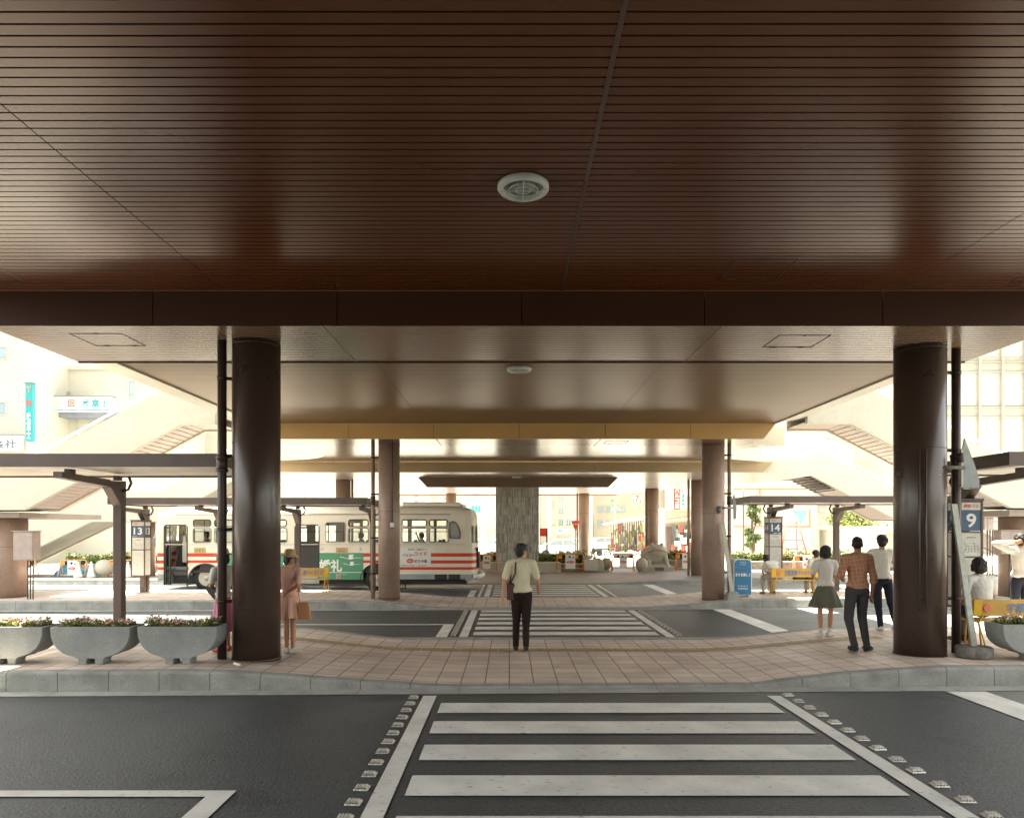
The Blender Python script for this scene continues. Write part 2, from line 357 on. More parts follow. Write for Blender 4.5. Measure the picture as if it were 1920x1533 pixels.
def dup(root, loc, rz=None, label=None):
    r = root.copy(); COL.objects.link(r); r.location = loc
    if rz is not None: r.rotation_euler = (0,0,rz)
    if label: r['label'] = label
    def rec(a, b):
        for ch in list(a.children):
            c = ch.copy(); COL.objects.link(c); c.parent = b; rec(ch, c)
    rec(root, r); return r
def text(s_, w, h, c, mt, parent=None, name='lettering', bold=.0, rz=0, depth=.004, off=None, vertical=False, space=1.0):
    """lettering standing in the XZ plane (facing -Y), fitted into w x h centred at c"""
    cu = bpy.data.curves.new('t', 'FONT'); cu.body = '\n'.join(s_) if vertical else s_; cu.align_x = 'CENTER'
    cu.offset = bold; cu.extrude = .0; cu.space_line = space; cu.resolution_u = 4
    ob = bpy.data.objects.new('t', cu); COL.objects.link(ob)
    dg = bpy.context.evaluated_depsgraph_get(); dg.update()
    me = bpy.data.meshes.new_from_object(ob.evaluated_get(dg)); bpy.data.objects.remove(ob)
    vs = [v.co.copy() for v in me.vertices]; fs = [tuple(p.vertices) for p in me.polygons]; bpy.data.meshes.remove(me)
    if not vs: return None
    x0 = min(v.x for v in vs); x1 = max(v.x for v in vs); y0 = min(v.y for v in vs); y1 = max(v.y for v in vs)
    b = MB(); o = off if off is not None else (root_loc(parent) if parent is not None else Z0)
    rot = Matrix.Rotation(rz, 3, 'Z'); c = Vector(c)
    for v in vs:
        p = Vector(((v.x-(x0+x1)/2)/max(1e-6, x1-x0)*w, -depth, (v.y-(y0+y1)/2)/max(1e-6, y1-y0)*h))
        b.v.append(tuple(c+rot@p))
    for f_ in fs: b.face(f_)
    return b.build(name, mt, parent, off=o)
def remesh(b, name, mt, parent, voxel=.01, smooth=2, off=Z0, label=None, wr=None, seed_=0):
    """fuse overlapping closed shapes into one continuous skin"""
    o = b.build(name, mt, None)
    md = o.modifiers.new('r', 'REMESH'); md.mode = 'VOXEL'; md.voxel_size = voxel; md.use_smooth_shade = True
    ms = o.modifiers.new('s', 'SMOOTH'); ms.iterations = smooth; ms.factor = .5
    dg = bpy.context.evaluated_depsgraph_get(); dg.update()
    me = bpy.data.meshes.new_from_object(o.evaluated_get(dg)); old = o.data; o.modifiers.clear(); o.data = me
    bpy.data.meshes.remove(old); me.name = name
    if not me.materials: me.materials.append(mt)
    if wr:
        from mathutils import noise
        me.update(); nr = [v.normal.copy() for v in me.vertices]
        for v, nn in zip(me.vertices, nr):
            c = v.co; p = Vector((c.x*wr[1]+seed_*3.1, c.y*wr[1], c.z*wr[1]*wr[2]+seed_))
            f_ = noise.noise(p)+.5*noise.noise(p*2.3); f2 = abs(noise.noise(Vector((c.x*wr[1]*.8+c.z*wr[1]*.7, c.y*wr[1], c.z*wr[1]*.6+seed_))))
            v.co = c+nn*(wr[0]*f_-wr[0]*1.1*(.35-min(.35, f2*1.6)))
    me.polygons.foreach_set('use_smooth', [True]*len(me.polygons))
    if parent is not None: o.parent = parent
    if label: o['label'] = label
    return o
def leaves(n, fn, size, flat_=.0):
    b = MB()
    for _ in range(n):
        p, mt = fn(); b.use(mt); s_ = size*random.uniform(.6, 1.3)
        a = Vector((random.gauss(0,1), random.gauss(0,1), random.gauss(0,1))).normalized()
        c = a.cross(Vector((random.gauss(0,1), random.gauss(0,1), random.gauss(0,1)))).normalized()
        p = Vector(p); a = a*s_; c = c*s_*.55
        b.poly([p-a, p+c*.9-a*.1, p+a, p-c*.9-a*.1])
    return b
def lerp(pts, x):
    if x <= pts[0][0]: return pts[0][1]
    for (a, fa), (b, fb) in zip(pts, pts[1:]):
        if x <= b:
            t = (x-a)/(b-a); t = t*t*(3-2*t)*.5+t*.5; return fa+(fb-fa)*t
    return pts[-1][1]
# ================================================================== GROUND, ROADS, ISLANDS
b = MB(); b.poly([(-400,-60,0),(400,-60,0),(400,600,0),(-400,600,0)]); b.build('road', M['asphalt'], kind='structure')
b = MB(); b.poly([(-60,36.5,.006),(60,36.5,.006),(60,140,.006),(-60,140,.006)]); b.build('pavement', M['concrete'], kind='structure')
RAMP1 = [(-4.2,.25),(-3.55,.235),(-2.93,.19),(-2.27,.137),(-1.62,.09),(-1.07,.05),(-.8,.035),(3.2,.035),(3.86,.115),(4.5,.18),(5.14,.22),(5.76,.25)]
RAMP1B = [(-4.0,.25),(-1.9,.035),(3.6,.035),(6.2,.25)]
RAMP2 = [(-5.0,.25),(-4,.23),(-1.5,.035),(3.4,.035),(4.6,.1),(6.2,.23),(7,.25)]
RAMP3 = [(-6.0,.22),(-2.5,.035),(3.6,.035),(6.5,.17),(8.5,.25)]
def island(x0, x1, yn, yf, hn, hf, far_kerb=True, tactile=None, seg=.64, mt=None):
    """paved island: tile sheet with kerbstones; yn, yf give the edges, hn, hf the kerb heights along x"""
    t = MB(); k = MB(); KW = .17
    xs = []; x = x0
    while x < x1-1e-6: xs.append(x); x += .32
    xs.append(x1)
    rows = 9; prev = None
    for x in xs:
        a = yn(x)+KW; c = yf(x)-(KW if far_kerb else 0); base = len(t.v)
        for r in range(rows+1):
            u = r/rows; z = hn(x)*(1-u)+hf(x)*u
            t.v.append((x, a+(c-a)*u, z-.004))
        if prev is not None:
            for r in range(rows): t.face((prev+r, base+r, base+r+1, prev+r+1), True)
        prev = base
    t.build('pavement', mt or M['tile'], kind='structure')
    def kerb(y, h, sgn):
        x = x0
        while x < x1-1e-6:
            a, c = x+.004, min(x+seg, x1)-.004; rings = []
            for q in [a+(c-a)*i/4 for i in range(5)]:
                yy = y(q); hh = h(q); rd = min(.035, hh*.45)
                jit = .0015*math.sin(q*13)
                prof = [(0,-.02),(0,hh-rd),(rd*.3,hh-rd*.3),(rd,hh),(KW,hh),(KW,-.02)]
                rings.append([(q, yy+sgn*(p[0]+jit), p[1]) for p in prof])
            k.rings(rings); x += seg
    kerb(yn, hn, 1)
    if far_kerb: kerb(yf, hf, -1)
    k.build('kerb', M['kerb'], kind='structure')
    if tactile:
        q = MB(); ya = tactile; x = x0 if x0 > -6 else -6
        while x < 6.0:
            c = x+.31
            def zz(x_, y_): u = (y_-yn(x_)-KW)/(yf(x_)-yn(x_)-2*KW); return hn(x_)*(1-u)+hf(x_)*u+.001
            q.poly([(x, ya, zz(x,ya)), (c, ya, zz(c,ya)), (c, ya+.3, zz(c,ya+.3)), (x, ya+.3, zz(x,ya+.3))])
            for i in range(5):
                for j in range(5):
                    pass
            x += .323
        q.build('path', M['tactile'], kind='structure')
yn1 = lambda x: 9.12+.026*max(-9, min(9, x)); yf1 = lambda x: 13.2
island(-16, 16, yn1, yf1, lambda x: lerp(RAMP1, x), lambda x: lerp(RAMP1B, x), tactile=11.75)
yn2 = lambda x: 18.28+.03*max(-14, min(14, x)); yf2 = lambda x: 21.35
island(-26, 26, yn2, yf2, lambda x: lerp(RAMP2, x), lambda x: lerp(RAMP2, x), tactile=None)
yn3 = lambda x: 26.7+.03*max(-20, min(0, x)); yf3 = lambda x: 36.5
island(-34, 34, yn3, yf3, lambda x: lerp(RAMP3, x), lambda x: .2, far_kerb=False, mt=mat('grey_brown_paving', (.24,.205,.18), .6, 0, .12, 1.0, fine=.12, fscale=30, bump=.2))
def Z1(x, y): u = (y-yn1(x))/(13.2-yn1(x)); return lerp(RAMP1, x)*(1-u)+lerp(RAMP1B, x)*u
def Z2(x): return lerp(RAMP2, x)
# gutters
def strip(name, pts, mt, z=.004):
    q = MB(); q.poly([(p[0], p[1], z) for p in pts]); return q.build(name, mt, kind='structure')
def gut(y, w_, x0, x1):
    q = MB(); x = x0
    while x < x1:
        a, c = x+.004, x+1.276; q.poly([(a, y(a)-w_, .005), (c, y(c)-w_, .005), (c, y(c)+.02, .005), (a, y(a)+.02, .005)]); x += 1.28
    q.build('gutter', M['gutter'], kind='structure')
gut(yn1, .27, -16, 16); gut(lambda x: 13.2+.27, .27, -16, 16); gut(yn2, .22, -26, 26); gut(lambda x: 21.35+.22, .22, -26, 26); gut(yn3, .2, -30, 30)
# ------------------------------------------------------------------ road markings
q = MB()
def rect(x0, x1, y0, y1, z=.009): q.poly([(x0,y0,z),(x1,y0,z),(x1,y1,z),(x0,y1,z)])
def crosswalk(xa, xb, ys, w_, ya, yb, bw=.165, ex=None):
    for y in ys: rect(xa+.09, xb-.09, y-w_/2, y+w_/2)
    rect(xa-bw, xa, ya, yb); rect(xb, xb+bw, ya, yb)
crosswalk(-.90, 3.19, [8.13, 7.335, 6.51, 5.667, 4.83, 4.01, 3.19, 2.37], .45, 1, 8.72)
crosswalk(-.80, 3.02, [13.95, 14.72, 15.49, 16.26, 17.03, 17.78], .43, 13.5, 18.0)
crosswalk(-.62, 2.9, [22.1, 22.88, 23.66, 24.44, 25.22, 26.0], .42, 21.6, 26.4)
rect(-16, -2.15, 5.42, 5.55); rect(-2.34, -2.15, 1, 5.42)          # stop line corner, near left
rect(5.55, 6.05, 1, 8.95)                                            # near right stop line
rect(-16, -1.2, 15.22, 15.34); rect(-1.42, -1.2, 13.5, 15.22); rect(5.25, 5.7, 13.5, 18.2)
rect(-8, -1.1, 23.9, 24.0); rect(-1.3, -1.1, 21.6, 23.9); rect(-.98, -.9, 21.6, 26.4); rect(5.0, 5.4, 21.6, 26.5); rect(3.25,3.33,21.6,26.4)
q.build('road_markings', M['mark'], kind='structure')
for x0, y0, y1 in ((6.06, 1, 8.98), (5.72, 13.5, 18.35), (5.42, 21.6, 26.6)):
    q = MB(); q.poly([(x0,y0,.004),(30,y0,.004),(30,y1,.004),(x0,y1,.004)]); q.build('road', mat('worn_grey_asphalt', (.19,.195,.185), .8, 0, .15, 1.2, fine=.3, fscale=60, bump=.5, bscale=70), kind='structure')
# ------------------------------------------------------------------ road studs
stm = mat('scuffed_aluminium_stud', (.55,.53,.48), .35, .6, .25, 40, bump=.5, bscale=60)
def stud_mesh():
    s = MB(); s.use(stm)
    s.rings([[(-.06,-.05,.0),(.06,-.05,.0),(.06,.05,.0),(-.06,.05,.0)],[(-.056,-.046,.010),(.056,-.046,.010),(.056,.046,.010),(-.056,.046,.010)],[(-.042,-.026,.026),(.042,-.026,.026),(.042,.026,.026),(-.042,.026,.026)]])
    for i in range(4):
        for j in range(3): s.ell((-.033+.022*i, -.018+.018*j, .027), (.0075,.0065,.006), 8, 5)
    s.use(M['black'])
    for sy in (-1, 1):
        for i in range(4): s.box(-.045+.024*i, -.031+.024*i, sy*.047-(.003 if sy<0 else -.0), sy*.047+(.0 if sy<0 else .003), .012, .018)
    return s
studs = [('left', -1.175, [8.63,8.33,8.02,7.72,7.41,7.12,6.83,6.53,6.22,5.92,5.61,5.31,5.02], 'near crossing, left edge'),
         ('right', 3.47, [8.77,8.45,8.14,7.83,7.52,7.22,6.93,6.63,6.3,6.01,5.68,5.36,5.06], 'near crossing, right edge')]
st0 = None
ordw = ['first','second','third','fourth','fifth','sixth','seventh','eighth','ninth','tenth','eleventh','twelfth','thirteenth','fourteenth','fifteenth','sixteenth','seventeenth','eighteenth']
def putstud(x, y, lab, grp):
    global st0
    if st0 is None: st0 = stud_mesh().build('road_stud', None, off=Z0); o = st0
    else: o = st0.copy(); COL.objects.link(o)
    o.location = (x, y, .002); o.rotation_euler = (0,0,R(random.uniform(-5,5)))
    tag(o, lab, 'road stud', grp); return o
for side, x, ys, _ in studs:
    for i, y in enumerate(ys): putstud(x, y, f'silver road stud on the {side} edge of the near crosswalk, {ordw[i]} from the kerb', f'studs along the {side} edge of the near crosswalk')
for side, x in (('left', -1.10), ('right', 3.32)):
    for i in range(15): putstud(x, 13.7+.29*i, f'tiny metal road stud {side} of the second crosswalk, {ordw[i]} from the tiled island', f'studs along the {side} edge of the second crosswalk')

# ================================================================== PEDESTRIAN DECK
deck = thing('pedestrian_deck', 'long brown pedestrian deck with slatted metal soffits stepping down over the road', 'overpass', (0, 9, 4.7))
def slats(x0, x1, y0, y1, z, pitch=.1025, gap=.014, depth=.022, name='soffit_panel', mt=None):
    s = MB(); pr = []; y = y0
    while y < y1-.02:
        e = min(y+pitch-gap, y1)
        pr += [(y, z+depth), (y, z+.002), (y+.002, z), (e-.002, z), (e, z+.002), (e, z+depth)]; y += pitch
    base = len(s.v)
    for x in (x0, x1): s.v += [(x, p[0], p[1]) for p in pr]
    n_ = len(pr)
    for i in range(n_-1): s.face((base+i, base+n_+i, base+n_+i+1, base+i+1))
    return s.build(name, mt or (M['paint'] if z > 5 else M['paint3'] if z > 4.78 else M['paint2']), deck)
# A: over the camera, B: short bay over the first columns, C: long bay, D
AX0, AX1 = -7.5, 7.9
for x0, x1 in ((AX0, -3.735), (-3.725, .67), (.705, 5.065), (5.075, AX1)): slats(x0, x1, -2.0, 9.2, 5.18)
s = MB(); s.box(.67, .705, -2, 9.2, 5.176, 5.2); s.build('joint_strip', M['strip'], deck)
BX0, BX1 = -6.86, 7.25
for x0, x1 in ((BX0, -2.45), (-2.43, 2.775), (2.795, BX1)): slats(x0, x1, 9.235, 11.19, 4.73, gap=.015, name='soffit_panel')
s = MB(); s.box(-2.45, -2.43, 9.235, 11.19, 4.728, 4.76); s.build('joint_strip', M['strip'], deck)
s = MB(); s.box(2.775, 2.795, 9.235, 11.19, 4.728, 4.76); s.build('joint_strip', M['strip'], deck)
CX0, CX1 = -6.4, 6.8
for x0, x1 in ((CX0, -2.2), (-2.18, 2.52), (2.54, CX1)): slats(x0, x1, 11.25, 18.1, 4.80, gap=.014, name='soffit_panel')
s = MB(); s.box(-2.2, -2.18, 11.25, 18.1, 4.797, 4.82); s.build('joint_strip', M['strip'], deck)
s = MB(); s.box(2.52, 2.54, 11.25, 18.1, 4.797, 4.82); s.build('joint_strip', M['strip'], deck)
s = MB(); s.box(BX0, BX1, 11.195, 11.235, 4.715, 4.95); s.build('drip_edge', M['fascia'], deck)
DX0, DX1 = -6.3, 6.53
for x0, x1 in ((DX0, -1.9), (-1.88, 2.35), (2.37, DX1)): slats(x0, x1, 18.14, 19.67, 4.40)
s = MB(); s.box(-1.9, -1.88, 18.14, 19.67, 4.398, 4.43); s.build('joint_strip', M['strip'], deck)
s = MB(); s.box(2.35, 2.37, 18.14, 19.67, 4.398, 4.43); s.build('joint_strip', M['strip'], deck)
# E bay with round bites at both sides
def arc(cx, cy, r, a0, a1, n): return [(cx+r*math.cos(R(a0+(a1-a0)*i/n)), cy+r*math.sin(R(a0+(a1-a0)*i/n))) for i in range(n+1)]
eL = arc(-8.05, 22.15, 2.15, -52, 70, 18)       # bulges to the right
eR = arc(8.6, 22.15, 2.15, 128, 250, 18)[::1]
outline = [(6.53,19.7)]+[(x, y) for x, y in sorted(eR, key=lambda p: p[1])]+[(8.9,24.75),(-8.8,24.75)]+[(x, y) for x, y in sorted(eL, key=lambda p: -p[1])]+[(-6.3,19.7)]
m_e = mat('smooth_bronze_soffit', (.17,.125,.09), .22, 0, .08, 1.5, spec=.8)
s = MB(); s.use(m_e).poly([(x, y, 4.46) for x, y in outline][::-1]); s.use(M['cream'])
for i in range(len(outline)):
    a, c = outline[i], outline[(i+1) % len(outline)]
    s.poly([(a[0],a[1],4.46),(c[0],c[1],4.46),(c[0],c[1],5.0),(a[0],a[1],5.0)])
s.use(M['cream']).poly([(x, y, 5.0) for x, y in outline]); s.build('soffit_panel', None, deck)
# F plate (far, bounced light put into its pale colour)
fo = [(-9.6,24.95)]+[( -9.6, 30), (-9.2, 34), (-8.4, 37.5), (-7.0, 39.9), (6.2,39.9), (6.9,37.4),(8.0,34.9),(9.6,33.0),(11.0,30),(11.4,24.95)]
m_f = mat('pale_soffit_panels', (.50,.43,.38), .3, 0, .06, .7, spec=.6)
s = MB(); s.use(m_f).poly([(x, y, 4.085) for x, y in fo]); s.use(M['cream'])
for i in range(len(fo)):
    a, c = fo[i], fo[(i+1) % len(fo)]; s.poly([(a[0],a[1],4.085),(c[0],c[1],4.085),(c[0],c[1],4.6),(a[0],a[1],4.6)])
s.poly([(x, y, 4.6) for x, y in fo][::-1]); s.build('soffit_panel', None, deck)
s = MB(); s.box(-6.9, 6.1, 39.9, 39.96, 4.0, 4.12); s.build('edge_trim', flat('pink_trim', (.5,.28,.22)), deck)
# fascias
def fascia(y, z0, z1, joints, ch0=0, ch1=0, mt=None, lines=0):
    for i in range(len(joints)-1):
        a, c = joints[i]+.006, joints[i+1]-.006
        la = a; lc = c; ba = a+(ch0 if i == 0 else 0); bc = c-(ch1 if i == len(joints)-2 else 0)
        s = MB()
        if lines:
            n_ = lines
            for k in range(n_):
                u0, u1 = k/n_, (k+1)/n_-.10/n_
                xa0, xa1 = ba+(la-ba)*u0, ba+(la-ba)*u1; xc0, xc1 = bc+(lc-bc)*u0, bc+(lc-bc)*u1
                s.prism([(xa0, z0+(z1-z0)*u0), (xc0, z0+(z1-z0)*u0), (xc1, z0+(z1-z0)*u1), (xa1, z0+(z1-z0)*u1)], y, y+.06)
            s.prism([(ba, z0+.002), (bc, z0+.002), (lc, z1), (la, z1)], y+.012, y+.30)
        else:
            s.prism([(ba, z0), (bc, z0), (lc, z1), (la, z1)], y, y+.035)
        s.build('fascia_panel', mt or M['fascia'], deck)
j1 = [-7.5,-4.66,-2.25,.16,2.55,4.88,7.9]
fascia(9.2, 4.727, 5.175, j1)
s = MB(); s.box(-7.48, 7.88, 9.24, 9.3, 4.76, 5.3); s.build('fascia_backing', M['backing'], deck)
j2 = [-6.6,-4.14,-1.955,.25,2.465,4.66,6.87]
fascia(18.1, 4.396, 4.80, j2, .33, .33, mt=mat('ochre_fascia_paint', (.44,.27,.095), .4, 0, .08, .8, spec=.5))
s = MB(); s.box(-6.2, 6.5, 18.14, 18.2, 4.42, 4.9); s.build('fascia_backing', M['backing'], deck)
m3 = mat('olive_bronze_slats', (.36,.26,.14), .35, 0, .08, 1.0)
fascia(24.75, 4.085, 4.46, [-8.8, -6.2, 3.0, 9.3], .35, .38, mt=m3, lines=6)
fascia(27.2, 3.71, 4.10, [-3.55, 4.22], .36, .38, mt=mat('dark_bronze_slats', (.15,.095,.052), .4, 0, .08, 1.0), lines=6)
# deck slabs and pale side fascias
def slab(x0, x1, y0, y1, z0, z1=5.55, par=True):
    s = MB(); s.use(M['backing']).box(x0, x1, y0, y1, z0, z0+.1); s.use(M['cream']).box(x0, x1, y0+.001, y1-.001, z0+.105, z1)
    if par: s.box(x0-.25, x0-.08, y0, y1, z0+.3, 6.4); s.box(x1+.08, x1+.25, y0, y1, z0+.3, 6.4)
    s.build('deck_slab', None, deck)
slab(AX0, AX1, -30, 9.2, 5.205, 5.7); slab(BX0, BX1, 9.35, 11.19, 4.755); slab(CX0, CX1, 11.25, 18.1, 4.825); slab(DX0, DX1, 18.2, 19.69, 4.425)
s = MB(); s.use(M['paint']); s.box(AX0, AX1, -30, -2.02, 5.17, 5.2); s.build('soffit_panel', None, deck)
for sg, xe, xo in ((-1, CX0, -7.25), (1, CX1, 7.6)):
    s = MB(); s.use(M['cream']); s.prism([(xe-sg*.0+sg*.03, 4.80), (xo, 4.95), (xo, 6.4), (xe+sg*.03, 6.4)], 11.2, 18.2)
    s.prism([(xe+sg*.0, 4.77), (xe+sg*.03, 4.77), (xe+sg*.03, 4.86), (xe, 4.86)], 11.25, 18.1); s.build('side_fascia', None, deck)
# access hatches
def hatch(x0, x1, y0, y1, z):
    s = MB(); t_ = .014; zz = z-.004
    for a in ((x0, x1, y0, y0+t_), (x0, x1, y1-t_, y1), (x0, x0+t_, y0+t_, y1-t_), (x1-t_, x1, y0+t_, y1-t_)): s.box(*a, zz, z+.01)
    for xx in (x0+.12, x1-.2): s.box(xx, xx+.07, y1-.02, y1+.02, zz-.004, zz)
    s.box((x0+x1)/2-.008, (x0+x1)/2+.008, y0-.02, y0+.04, zz-.004, zz)
    s.build('access_hatch', M['darkmetal'], deck)
hatch(2.6, 3.33, 8.12, 8.74, 5.18); hatch(-6.8, -6.07, 8.35, 8.88, 5.18); hatch(6.3, 7.0, 8.4, 8.86, 5.18)
hatch(-6.0, -5.27, 9.58, 10.22, 4.73); hatch(3.7, 4.42, 9.66, 10.3, 4.73); hatch(2.55, 3.15, 18.5, 19.1, 4.40)
# ------------------------------------------------------------------ round ceiling fittings
grilm = mat('grey_white_fitting', (.46,.47,.43), .5, 0, .08, 12)
def ceiling_fitting(x, y, z, r, label):
    t = thing('ceiling_light', label, 'ceiling light', (x, y, z), group='round ceiling lights under the deck')
    s = MB(); s.lathe([(r*.93, z), (r, z-.012), (r*1.0, z-.045), (r*.95, z-.06), (r*.83, z-.062), (r*.80, z-.05), (r*.80, z-.005)], x, y, 40)
    s.build('trim_ring', grilm, t)
    s = MB(); s.cyl(x, y, z-.014, z-.008, r*.8, 40, smooth=False); s.lathe([(r*.55, z-.03), (r*.3, z-.042), (.004, z-.045)], x, y, 32)
    s.build('diffuser', mat('lamp_glass', (.30,.30,.27), .25, 0, .1, 8), t)
    s = MB()
    for rr in (.28, .56): s.tube([(x+math.cos(a)*r*rr, y+math.sin(a)*r*rr, z-.058) for a in [2*math.pi*i/32 for i in range(33)]], .004, 6)
    s.tube([(x, y-r*.9, z-.063), (x, y+r*.9, z-.063)], .004, 6); s.tube([(x-r*.9, y, z-.063), (x+r*.9, y, z-.063)], .003, 6)
    s.build('guard', grilm, t)
ceiling_fitting(.126, 6.36, 5.18, .232, 'large round grey light fitting with wire guard on the nearest slatted ceiling')
ceiling_fitting(.165, 11.9, 4.80, .208, 'round white light fitting on the second ceiling bay, between the two fascias')
ceiling_fitting(.27, 26.6, 4.085, .185, 'small pale light fitting above the farthest bronze fascia')

# ------------------------------------------------------------------ columns and pipes
def column(x, y, r, z0, z1, label, seam=3.0, group='round brown columns under the deck', collar=True):
    t = thing('column', label, 'column', (x, y, z0), group=group)
    s = MB(); s.cyl(x, y, z0-.05, z1, r, 64); s.build('shaft', M['colpaint'] if y < 15 else M['colhazed'], t)
    s = MB(); s.cyl(x, y, seam-.004, seam+.004, r+.003, 64)
    s.cyl(x, y, z1-.06, z1-.052, r+.003, 64); s.build('seam', M['pipe'], t)
    s = MB(); s.cyl(x, y, z0-.02, z0+.006, r+.012, 64); s.build('base_joint', M['pipe'], t)
    return t
cL = column(-3.62, 10.08, .33, .243, 4.73, 'big near brown column left of the crossing, behind the grey planters', 3.29)
cR = column(6.04, 10.36, .345, .245, 4.73, 'big near brown column on the right beside the leaning post', 3.24)
c2L = column(-3.235, 18.95, .285, .24, 4.40, 'brown column in the second row in front of the bus, with conduit', 2.55)
c2R = column(5.56, 19.2, .30, .19, 4.40, 'brown column in the second row on the right, beside the blue box', 2.5)
c3L = column(-6.75, 28.6, .30, .2, 4.085, 'brown column left, seen above the bus roof', 3)
c3R = column(7.75, 28.8, .31, .2, 4.085, 'brown column in the third row, close behind the right second-row one', 3)
c4L = column(-3.24, 39.2, .30, .2, 4.085, 'far brown column above the rear of the bus', 3)
c4M = column(4.16, 39.2, .30, .2, 4.085, 'far brown column just right of the stone pillar with red triangle', 3)
c4R = column(7.05, 34.6, .29, .2, 4.085, 'far brown column behind the stone frog', 3)
def downpipe(x, y, r, z0, z1, cx, cy, brackets, label, coll=None, par_r=.33):
    t = thing('downpipe', label, 'pipe', (x, y, z0), group='rain pipes beside the columns')
    s = MB(); s.cyl(x, y, z0-.04, z1, r, 20); s.build('pipe', M['pipe'] if y < 12 else M['colhazed'], t)
    if coll:
        s = MB(); s.cyl(x, y, coll-.17, coll, r*1.22, 20); s.cyl(x, y, coll-.2, coll-.16, r*1.35, 20); s.cyl(x, y, coll-.02, coll+.02, r*1.35, 20); s.build('collar', M['pipe'], t)
    d = Vector((cx-x, cy-y, 0)); L = d.length; d.normalize()
    for z in brackets:
        s = MB(); s.cyl(x, y, z-.02, z+.02, r+.008, 20); s.tube([Vector((x, y, z))+d*r, Vector((x, y, z))+d*(L-par_r+.01)], .024, 8); s.build('bracket', M['darkmetal'], t)
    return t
def Zp(py, y): return PZ(py, y)
downpipe(-4.06, 9.95, .062, .245, 4.73, -3.62, 10.08, [Zp(709,9.95), Zp(854,9.95), Zp(992,9.95), Zp(1127,9.95)], 'dark rain pipe left of the big near left column', Zp(858,9.95))
downpipe(6.60, 10.4, .062, .245, 4.73, 6.04, 10.36, [Zp(699,10.4), Zp(844,10.4), Zp(983,10.4), Zp(1121,10.4)], 'dark rain pipe right of the big near right column', Zp(855,10.4), .345)
downpipe(-3.67, 18.95, .052, .24, 4.40, -3.235, 18.95, [Zp(857,18.9), Zp(926,18.9), Zp(1008,18.9), Zp(1075,18.9)], 'brown rain pipe beside the second-row column by the bus', Zp(932,18.9), .285)
downpipe(6.0, 19.2, .052, .19, 4.40, 5.56, 19.2, [Zp(853,19.2), Zp(925,19.2), Zp(1005,19.2), Zp(1073,19.2)], 'brown rain pipe right of the second-row column near the blue box', Zp(932,19.2), .30)
for (x, y, lab) in ((-6.38, 28.6, 'slim rain pipe right of the column above the bus roof'), (7.33, 28.8, 'slim pale rain pipe left of the third-row column'), (3.78, 39.2, 'slim pale rain pipe left of the far column with the red triangle'), (6.72, 34.6, 'slim rain pipe left of the column behind the stone frog')):
    s = MB(); s.cyl(x, y, .15, 4.085, .05, 12); o = s.build('downpipe', M['colhazed'], off=Vector((x, y, .2))); tag(o, lab, 'pipe', 'slim pipes beside the far columns')
# conduit + junction box on column 2L, clamp on column 1R
s = MB(); s.tube([(-3.10, 18.655, 2.1), (-3.10, 18.655, 4.4)], .014, 8); s.build('conduit', M['pipe'], c2L)
s = MB(); s.bbox(-3.15, -3.05, 18.60, 18.66, PZ(988,18.6), PZ(979,18.6)); s.build('switch_box', M['offwhite'], c2L)
s = MB(); s.tube([(5.92, 10.0, .9), (5.92, 10.0, 3.2)], .012, 8); s.tube([(5.83, 10.01, .9), (5.83, 10.01, 3.2)], .012, 8); s.build('conduit', M['colpaint'], cR)
s = MB(); s.box(5.68-.02, 5.68+.07, 10.24, 10.34, PZ(892,10.1), PZ(882,10.1)); s.build('clamp', M['darkmetal'], cR)

# ------------------------------------------------------------------ stone pillar on low round wall
t = thing('stone_pillar', 'broad pillar clad in vertical grey slate strips behind the walking man', 'pillar', (.33, 33.5, .2))
s = MB(); s.box(-.63, 1.37, 32.6, 34.6, .55, 4.085); s.build('shaft', M['slate'], t)
t = thing('low_wall', 'low white concrete wall at the foot of the grey stone pillar', 'wall', (1.2, 32.3, .2))
s = MB(); s.bbox(-1.4, 2.35, 32.15, 35.0, .0, .58, .03); s.bbox(2.36, 4.4, 32.6, 35.0, .0, .50, .03); s.build('wall_panel', M['whiteconc'], t)
s = MB(); s.box(2.4, 3.4, 32.57, 32.61, .1, .46); s.build('stone_facing', mat('rubble_stone', (.22,.21,.18), .9, 0, .4, 6, bump=.8, bscale=14), t)

